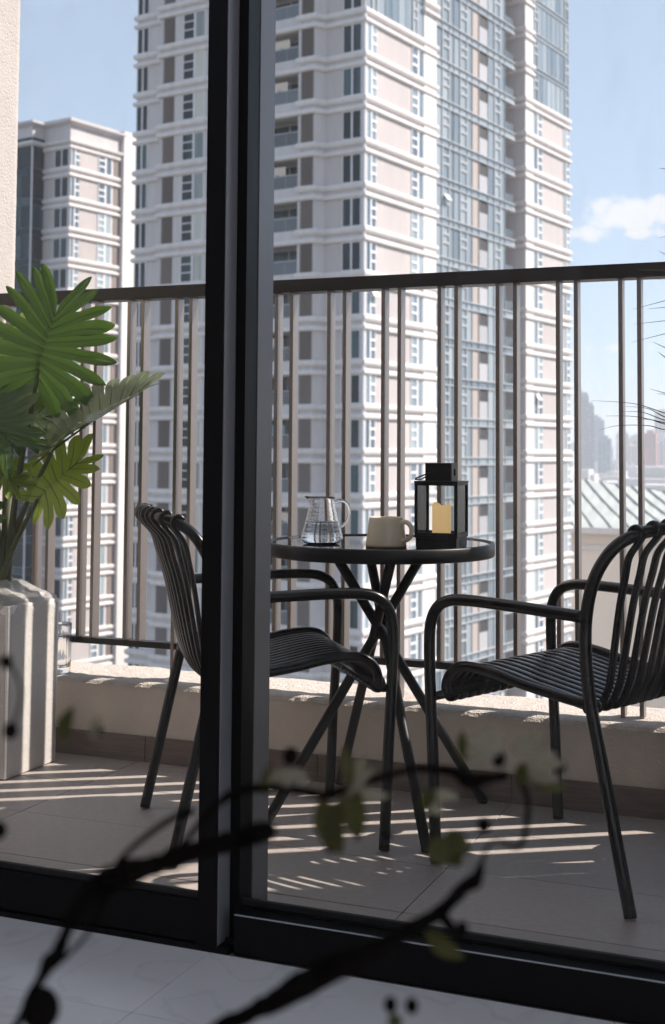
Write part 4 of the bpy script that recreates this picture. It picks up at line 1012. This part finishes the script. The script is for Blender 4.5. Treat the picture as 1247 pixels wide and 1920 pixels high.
def city_block(x, y, wd, zt, colour, label, dep=None, grp='buildings on the hazy city skyline'):
    b = thing('city_building', label, 'building', (x, y, -45), math.atan2(y, x) - PI / 2 + random.uniform(-.12, .12), grp)
    h = zt + 45; dep = dep or max(12, wd * .9)
    box(-wd / 2, wd / 2, 0, dep, 0, h).build('block', cm_[colour], b)
    box(-wd * .3, wd * .25, dep * .2, dep * .7, h, h + 3.5).build('roof_house', cm_[colour], b)
    f = MB(); st = max(3.4, h / 26); n = int(h / st)
    cols = max(2, int(wd / 4.5)); cw = wd / cols
    for i in range(1, n):
        for c in range(cols):
            if random.random() < .9: f.quadbox(-wd / 2 + c * cw + cw * .2, -wd / 2 + (c + 1) * cw - cw * .2, -.25, -.02, i * st, i * st + st * .55)
    if f.v: f.build('window_grid', 'cwin', b)
    return b
for i, (x, y, wd, zt, c) in enumerate(CITY): city_block(x, y, wd, zt, c, CITY_LABEL[i])
rt = random.Random(21)
for i in range(26):
    d = rt.uniform(1500, 3100); px = rt.uniform(-.300, -.02)                 # bearing, as sideways metres per metre ahead
    y = d * .97; x = px * d - .02 * d
    city_block(x - .0 * d, y, rt.uniform(14, 34), rt.uniform(-8, 30) + (rt.random() < .2) * 30, rt.choice(['pale', 'pale', 'cream', 'blue', 'slate']), 'faint hazy tower block among the far skyline buildings', grp='faint blocks far back on the skyline')
# the low town between the towers reads as one mass
town = MB(); rnd = random.Random(5)
for i in range(420):
    d = rnd.uniform(330, 2600); a = math.radians(rnd.uniform(94, 106.5))
    x, y = d * math.cos(a), d * math.sin(a); wd = rnd.uniform(9, 26); h = rnd.uniform(8, 34) + (rnd.random() < .12) * rnd.uniform(0, 24)
    town.quadbox(x - wd / 2, x + wd / 2, y, y + rnd.uniform(10, 24), -45, -45 + h)
o = stuff(town.build('low_town', 'pale')); o['label'] = 'low hazy rooftops of the town below the skyline towers'; o['category'] = 'town'

# ================================================================== plants
def leaf_mesh(name, m, length, width, nl=7, back=.28, fold=.18, droop=.25, curl=0.0, seed=0, base_angle=150):
    """deeply lobed leaf: local x along the midrib, y sideways, z off the blade"""
    rnd = random.Random(seed); f = MB(); vn = []
    def warp(x, y):
        z = -droop * (x / length) ** 2 * length * .5 - droop * .3 * abs(y) * abs(y) / width + fold * abs(y)
        z += .02 * width * math.sin(x * 30 / width * .2 + y * 8 / width) + curl * y
        return (x, y, z)
    for s in (-1, 1):
        B = [(length * (i / nl) * .93) for i in range(nl + 1)]          # lobe roots on the midrib
        ang = []; lens = []
        for i in range(nl):
            t = (i + .5) / nl
            ang.append(math.radians(base_angle - (base_angle - 22) * t ** .8) )
            lens.append(width * .5 * (1.0 - .10 * abs(t - .45) - .42 * max(0, t - .55) ** 1.0) * rnd.uniform(.92, 1.06) * (.72 if i == 0 else 1))
        def bang(i):
            if i <= 0: return math.radians(base_angle + 12)
            if i >= nl: return math.radians(9)
            return (ang[i - 1] + ang[i]) / 2
        def sinus(i):
            j = min(max(i, 0), nl - 1); ll = (lens[max(0, min(nl - 1, i - 1))] + lens[j]) / 2 * rnd.uniform(.36, .47) * (.6 if i in (0, nl) else 1)
            a = bang(i); return (B[min(i, nl)] * 1 + ll * math.cos(a), s * ll * math.sin(a))
        sn = [sinus(i) for i in range(nl + 1)]
        for i in range(nl):
            root = ((B[i] + B[i + 1]) / 2, 0); a = ang[i]; Lh = lens[i]
            d = (math.cos(a), s * math.sin(a)); nrm = (-d[1] * s, d[0] * s)
            gap = math.hypot(sn[i + 1][0] - sn[i][0], sn[i + 1][1] - sn[i][1]) / 2
            bend = rnd.uniform(-.10, .05)
            rows = [((B[i], 0), root, (B[i + 1], 0))]
            def ctr(t): 
                off = bend * Lh * t * t
                return (root[0] + d[0] * Lh * t + off * nrm[0] * -1, root[1] + d[1] * Lh * t + off * nrm[1] * -1)
            rows.append((sn[i], ctr(.44), sn[i + 1])); vn.append([warp(*root), warp(*ctr(.45)), warp(*ctr(.93))])
            wv = rnd.uniform(.92, 1.04) * min(gap * 1.12, Lh * .19)
            for t, k in ((.52, .90), (.62, .93), (.74, .92), (.85, .74), (.94, .44), (.99, .12)):
                c = ctr(t); rows.append(((c[0] - nrm[0] * wv * k, c[1] - nrm[1] * wv * k), c, (c[0] + nrm[0] * wv * k, c[1] + nrm[1] * wv * k)))
            # order the outer edges like the sinus points
            lz = rnd.uniform(-.05, .05) * width
            b = len(f.v)
            for ri, row in enumerate(rows):
                if ri >= 2:
                    e0, c, e1 = row
                    if math.hypot(e0[0] - sn[i][0], e0[1] - sn[i][1]) > math.hypot(e1[0] - sn[i][0], e1[1] - sn[i][1]) and ri == 2: flip = True
                    elif ri == 2: flip = False
                    if flip: row = (e1, c, e0)
                for q, (x, y) in enumerate(row):
                    p = list(warp(x, y)); tt = max(0, ri - 1) / 6
                    p[2] += lz * tt * tt - (.012 * width if q == 1 and ri > 0 else 0) - droop * .12 * width * tt * tt
                    f.v.append(tuple(p))
            for ri in range(len(rows) - 1):
                for q in (0, 1):
                    a0 = b + ri * 3 + q; f.f.append([a0, a0 + 1, a0 + 4, a0 + 3])
            e = b + (len(rows) - 1) * 3
    me = f.mesh(name, m, smooth=True)
    vm = MB()
    for q in vn: vm.tube([(x, y, z - .010 * width * (i > 0) + .0006) for i, (x, y, z) in enumerate(q)], [.0015, .0011, .0005], 5)
    return me, vm
def frame_of(x, n):
    x = V(x).normalized(); n = V(n); n = (n - x * n.dot(x)).normalized(); y = n.cross(x)
    return Matrix((x, y, n)).transposed()
ph = thing('philodendron', 'large leafy philodendron with lobed leaves growing from the wrapped planter', 'plant', (-2.535, 3.42, .47))
base = V(ph.location)
#        leaf base                midrib towards        normal              length width material droop fold lobes
LEAVES = [((-2.4066, 3.42, 1.2200), (.085, -.02, .235), (.42, -.86, .26), .235, .46, 'leaf', .10, .06, 10, 1),
          ((-2.3507, 3.43, .9950), (.355, .02, .262), (-.50, -.62, .60), .375, .27, 'leafgrey', .25, .55, 10, 2),
          ((-2.3950, 3.42, .8400), (.150, .02, .150), (.30, -.78, .52), .190, .27, 'leafyel', .22, .2, 7, 3),
          ((-2.6400, 3.36, 1.1900), (.165, -.03, -.135), (.34, -.86, .36), .250, .38, 'leaf', .15, .12, 9, 4),
          ((-2.5900, 3.40, .9500), (.120, -.02, -.040), (.30, -.60, .70), .150, .20, 'leafyel', .3, .25, 7, 5),
          ((-2.5400, 3.50, 1.1900), (-.05, .04, .15), (.55, -.70, .30), .220, .36, 'leafyel', .2, .12, 8, 6),
          ((-2.6800, 3.44, 1.2600), (-.20, .0, .16), (.30, -.80, .45), .260, .42, 'leaf', .2, .12, 8, 7),
          ((-2.6200, 3.50, 1.1000), (-.22, .10, .05), (.2, -.50, .80), .240, .38, 'leafgrey', .3, .15, 8, 8),
          ((-2.6400, 3.40, .8300), (.060, -.06, -.10), (.3, -.75, .50), .170, .24, 'leaf', .3, .25, 7, 9),
          ((-2.6000, 3.47, 1.0600), (.17, .03, .06), (.1, -.75, .65), .210, .32, 'leaf', .3, .15, 8, 10)]
for i, (p, x, n, ln_, wd, m_, dr, fo, nl, sd) in enumerate(LEAVES):
    me, vm = leaf_mesh('leaf', m_, ln_, wd, nl, fold=fo, droop=dr, seed=sd)
    o = put('leaf', me, ph); fm = frame_of(x, n)
    o.matrix_local = Matrix.Translation(V(p) - base) @ fm.to_4x4()
    mr = MB().tube([(-.01, 0, .001), (ln_ * .5, 0, .001 - dr * .25 * .5 * ln_), (ln_ * .93, 0, .001 - dr * .43 * ln_)], [.0042, .003, .0012], 6)
    mr.build('midrib', 'stem' if m_ != 'leafyel' else 'vein', o, smooth=True)
    vo = stuff(vm.build('veins', 'vein', o, smooth=True))
    foot = V((-2.535 + .022 * math.cos(i * 2.4), 3.42 + .022 * math.sin(i * 2.4), .47))
    pp = V(p); mid = foot.lerp(pp, .5); mid.x = foot.x + (pp.x - foot.x) * .32; mid.y = foot.y + (pp.y - foot.y) * .3
    MB().tube(smooth_path([tuple(foot - base), tuple(mid - base), tuple(pp - base)], 8), [.0150 - .0090 * j / 16 for j in range(17)], 9).build('petiole', 'stem', ph, smooth=True)

# thin dry grass whose blade tips reach in from the right
gp = thing('grass_plant', 'dry ornamental grass whose thin blades reach in from the right edge', 'plant', (-.22, 3.50, .30))
for bl in BLADES:
    e = V(bl[-1]); dr = (e - V(bl[0])).normalized(); e2 = e + dr * .10
    tgt = V((-.235, 3.505, max(.75, e2.z - .16)))
    pts = [V(q) for q in bl] + [e2, e2.lerp(tgt, .6) + V((0, 0, .03)), tgt]
    sp = smooth_path([tuple(q - V(gp.location)) for q in pts], 5); n_ = len(sp)
    MB().tube(sp, [.0006 + .0022 * min(1, j / (n_ * .35)) for j in range(n_)], 5, flat=.45).build('blade', 'straw', gp, smooth=True)
MB().tube([(-.015, .005, 0), (-.02, .0, .5), (-.012, .004, 1.45)], [.012, .009, .005], 8).build('stalk', 'stem', gp, smooth=True)
gpot = thing('grass_pot', 'round dark pot holding the dry ornamental grass beyond the right edge', 'pot', (-.22, 3.50, 0))
MB().lathe([(.0001, .002), (.10, .002), (.13, .30), (.14, .30), (.14, .32), (.12, .32), (.115, .29), (.0001, .29)], seg=32).build('pot_body', 'tblack', gpot, smooth=False)

# ------------------------------------------------------------------ blossom twigs close to the lens
br = thing('blossom_branch', 'dark out of focus blossoming branch in the room in front of the door', 'branch', (-.45, .62, .45))
bl0 = V(br.location)
for nm in BRANCH:
    pts = BRANCH[nm]
    sp = smooth_path(pts, 5); rr = []
    for q in sp: rr.append(max(.0006, .86 * q[3] * (1 + .22 * noise.noise(V(q[:3]) * 260))))
    MB().tube([tuple(V(q[:3]) - bl0) for q in sp], rr, 9).build('twig', 'bark', br, smooth=True)
for (x, y, z, r) in BUDS: MB().ball(tuple(V((x, y, z)) - bl0), r, 10, 1.15).build('bud', 'bud', br, smooth=True)
def blade(a, b, w_, kind):
    a, b = V(a), V(b); x = (b - a); L_ = x.length
    n = V((random.uniform(-.5, .5), -1, random.uniform(-.1, .8)))
    f = MB(); prof = (0.25, .75, 1, .9, .6, .12)
    for i, p in enumerate(prof):
        t = i / (len(prof) - 1); z = .12 * L_ * math.sin(t * PI) 
        f.v += [(L_ * t, -w_ / 2 * p, z + .08 * w_), (L_ * t, 0, z), (L_ * t, w_ / 2 * p, z + .08 * w_)]
    for i in range(len(prof) - 1):
        for q in (0, 1): c = i * 3 + q; f.f.append([c, c + 1, c + 4, c + 3])
    o = f.build(kind[0], kind[1], br, smooth=True)
    o.matrix_local = Matrix.Translation(a - bl0) @ frame_of(x, n).to_4x4()
for a, b, w_ in BLOSSOM_LEAVES: blade(a, b, w_, ('leaf', 'bleaf'))
for a, b, w_ in PETALS: blade(a, b, w_, ('petal', 'petal'))
# the vase and the stool the branch stands on, below the frame
vs_ = thing('floor_vase', 'dark ceramic vase holding the blossoming branch below the frame', 'vase', (-.52, .60, 0))
MB().lathe([(.0001, .001), (.07, .001), (.10, .10), (.09, .26), (.045, .40), (.05, .44), (.04, .44), (.035, .40), (.0001, .38)], seg=32).build('vase_body', 'tblack', vs_, smooth=True)
MB().tube(smooth_path([(-.52, .60, .39), (-.51, .61, .47), tuple(BRANCH['main'][0][:3])], 5), .004, 8).build('stalk', 'bark', vs_, smooth=True).matrix_parent_inverse = Matrix.Translation(V((.52, -.60, 0)))
MB().tube(smooth_path([(-.52, .60, .39), (-.47, .62, .48), tuple(BRANCH['lower'][0][:3])], 5), .005, 8).build('stalk', 'bark', vs_, smooth=True).matrix_parent_inverse = Matrix.Translation(V((.52, -.60, 0)))

# ------------------------------------------------------------------ city haze
hz = bpy.data.materials.new('city_haze'); hz.use_nodes = True
t = hz.node_tree; t.nodes.clear()
o_ = t.nodes.new('ShaderNodeOutputMaterial'); pv = t.nodes.new('ShaderNodeVolumePrincipled')
pv.inputs['Color'].default_value = (.86, .90, .96, 1); pv.inputs['Density'].default_value = .00034
t.links.new(pv.outputs[0], o_.inputs['Volume'])
stuff(box(-6100, 6100, -6100, 6100, -46.5, 84).build('haze', hz))
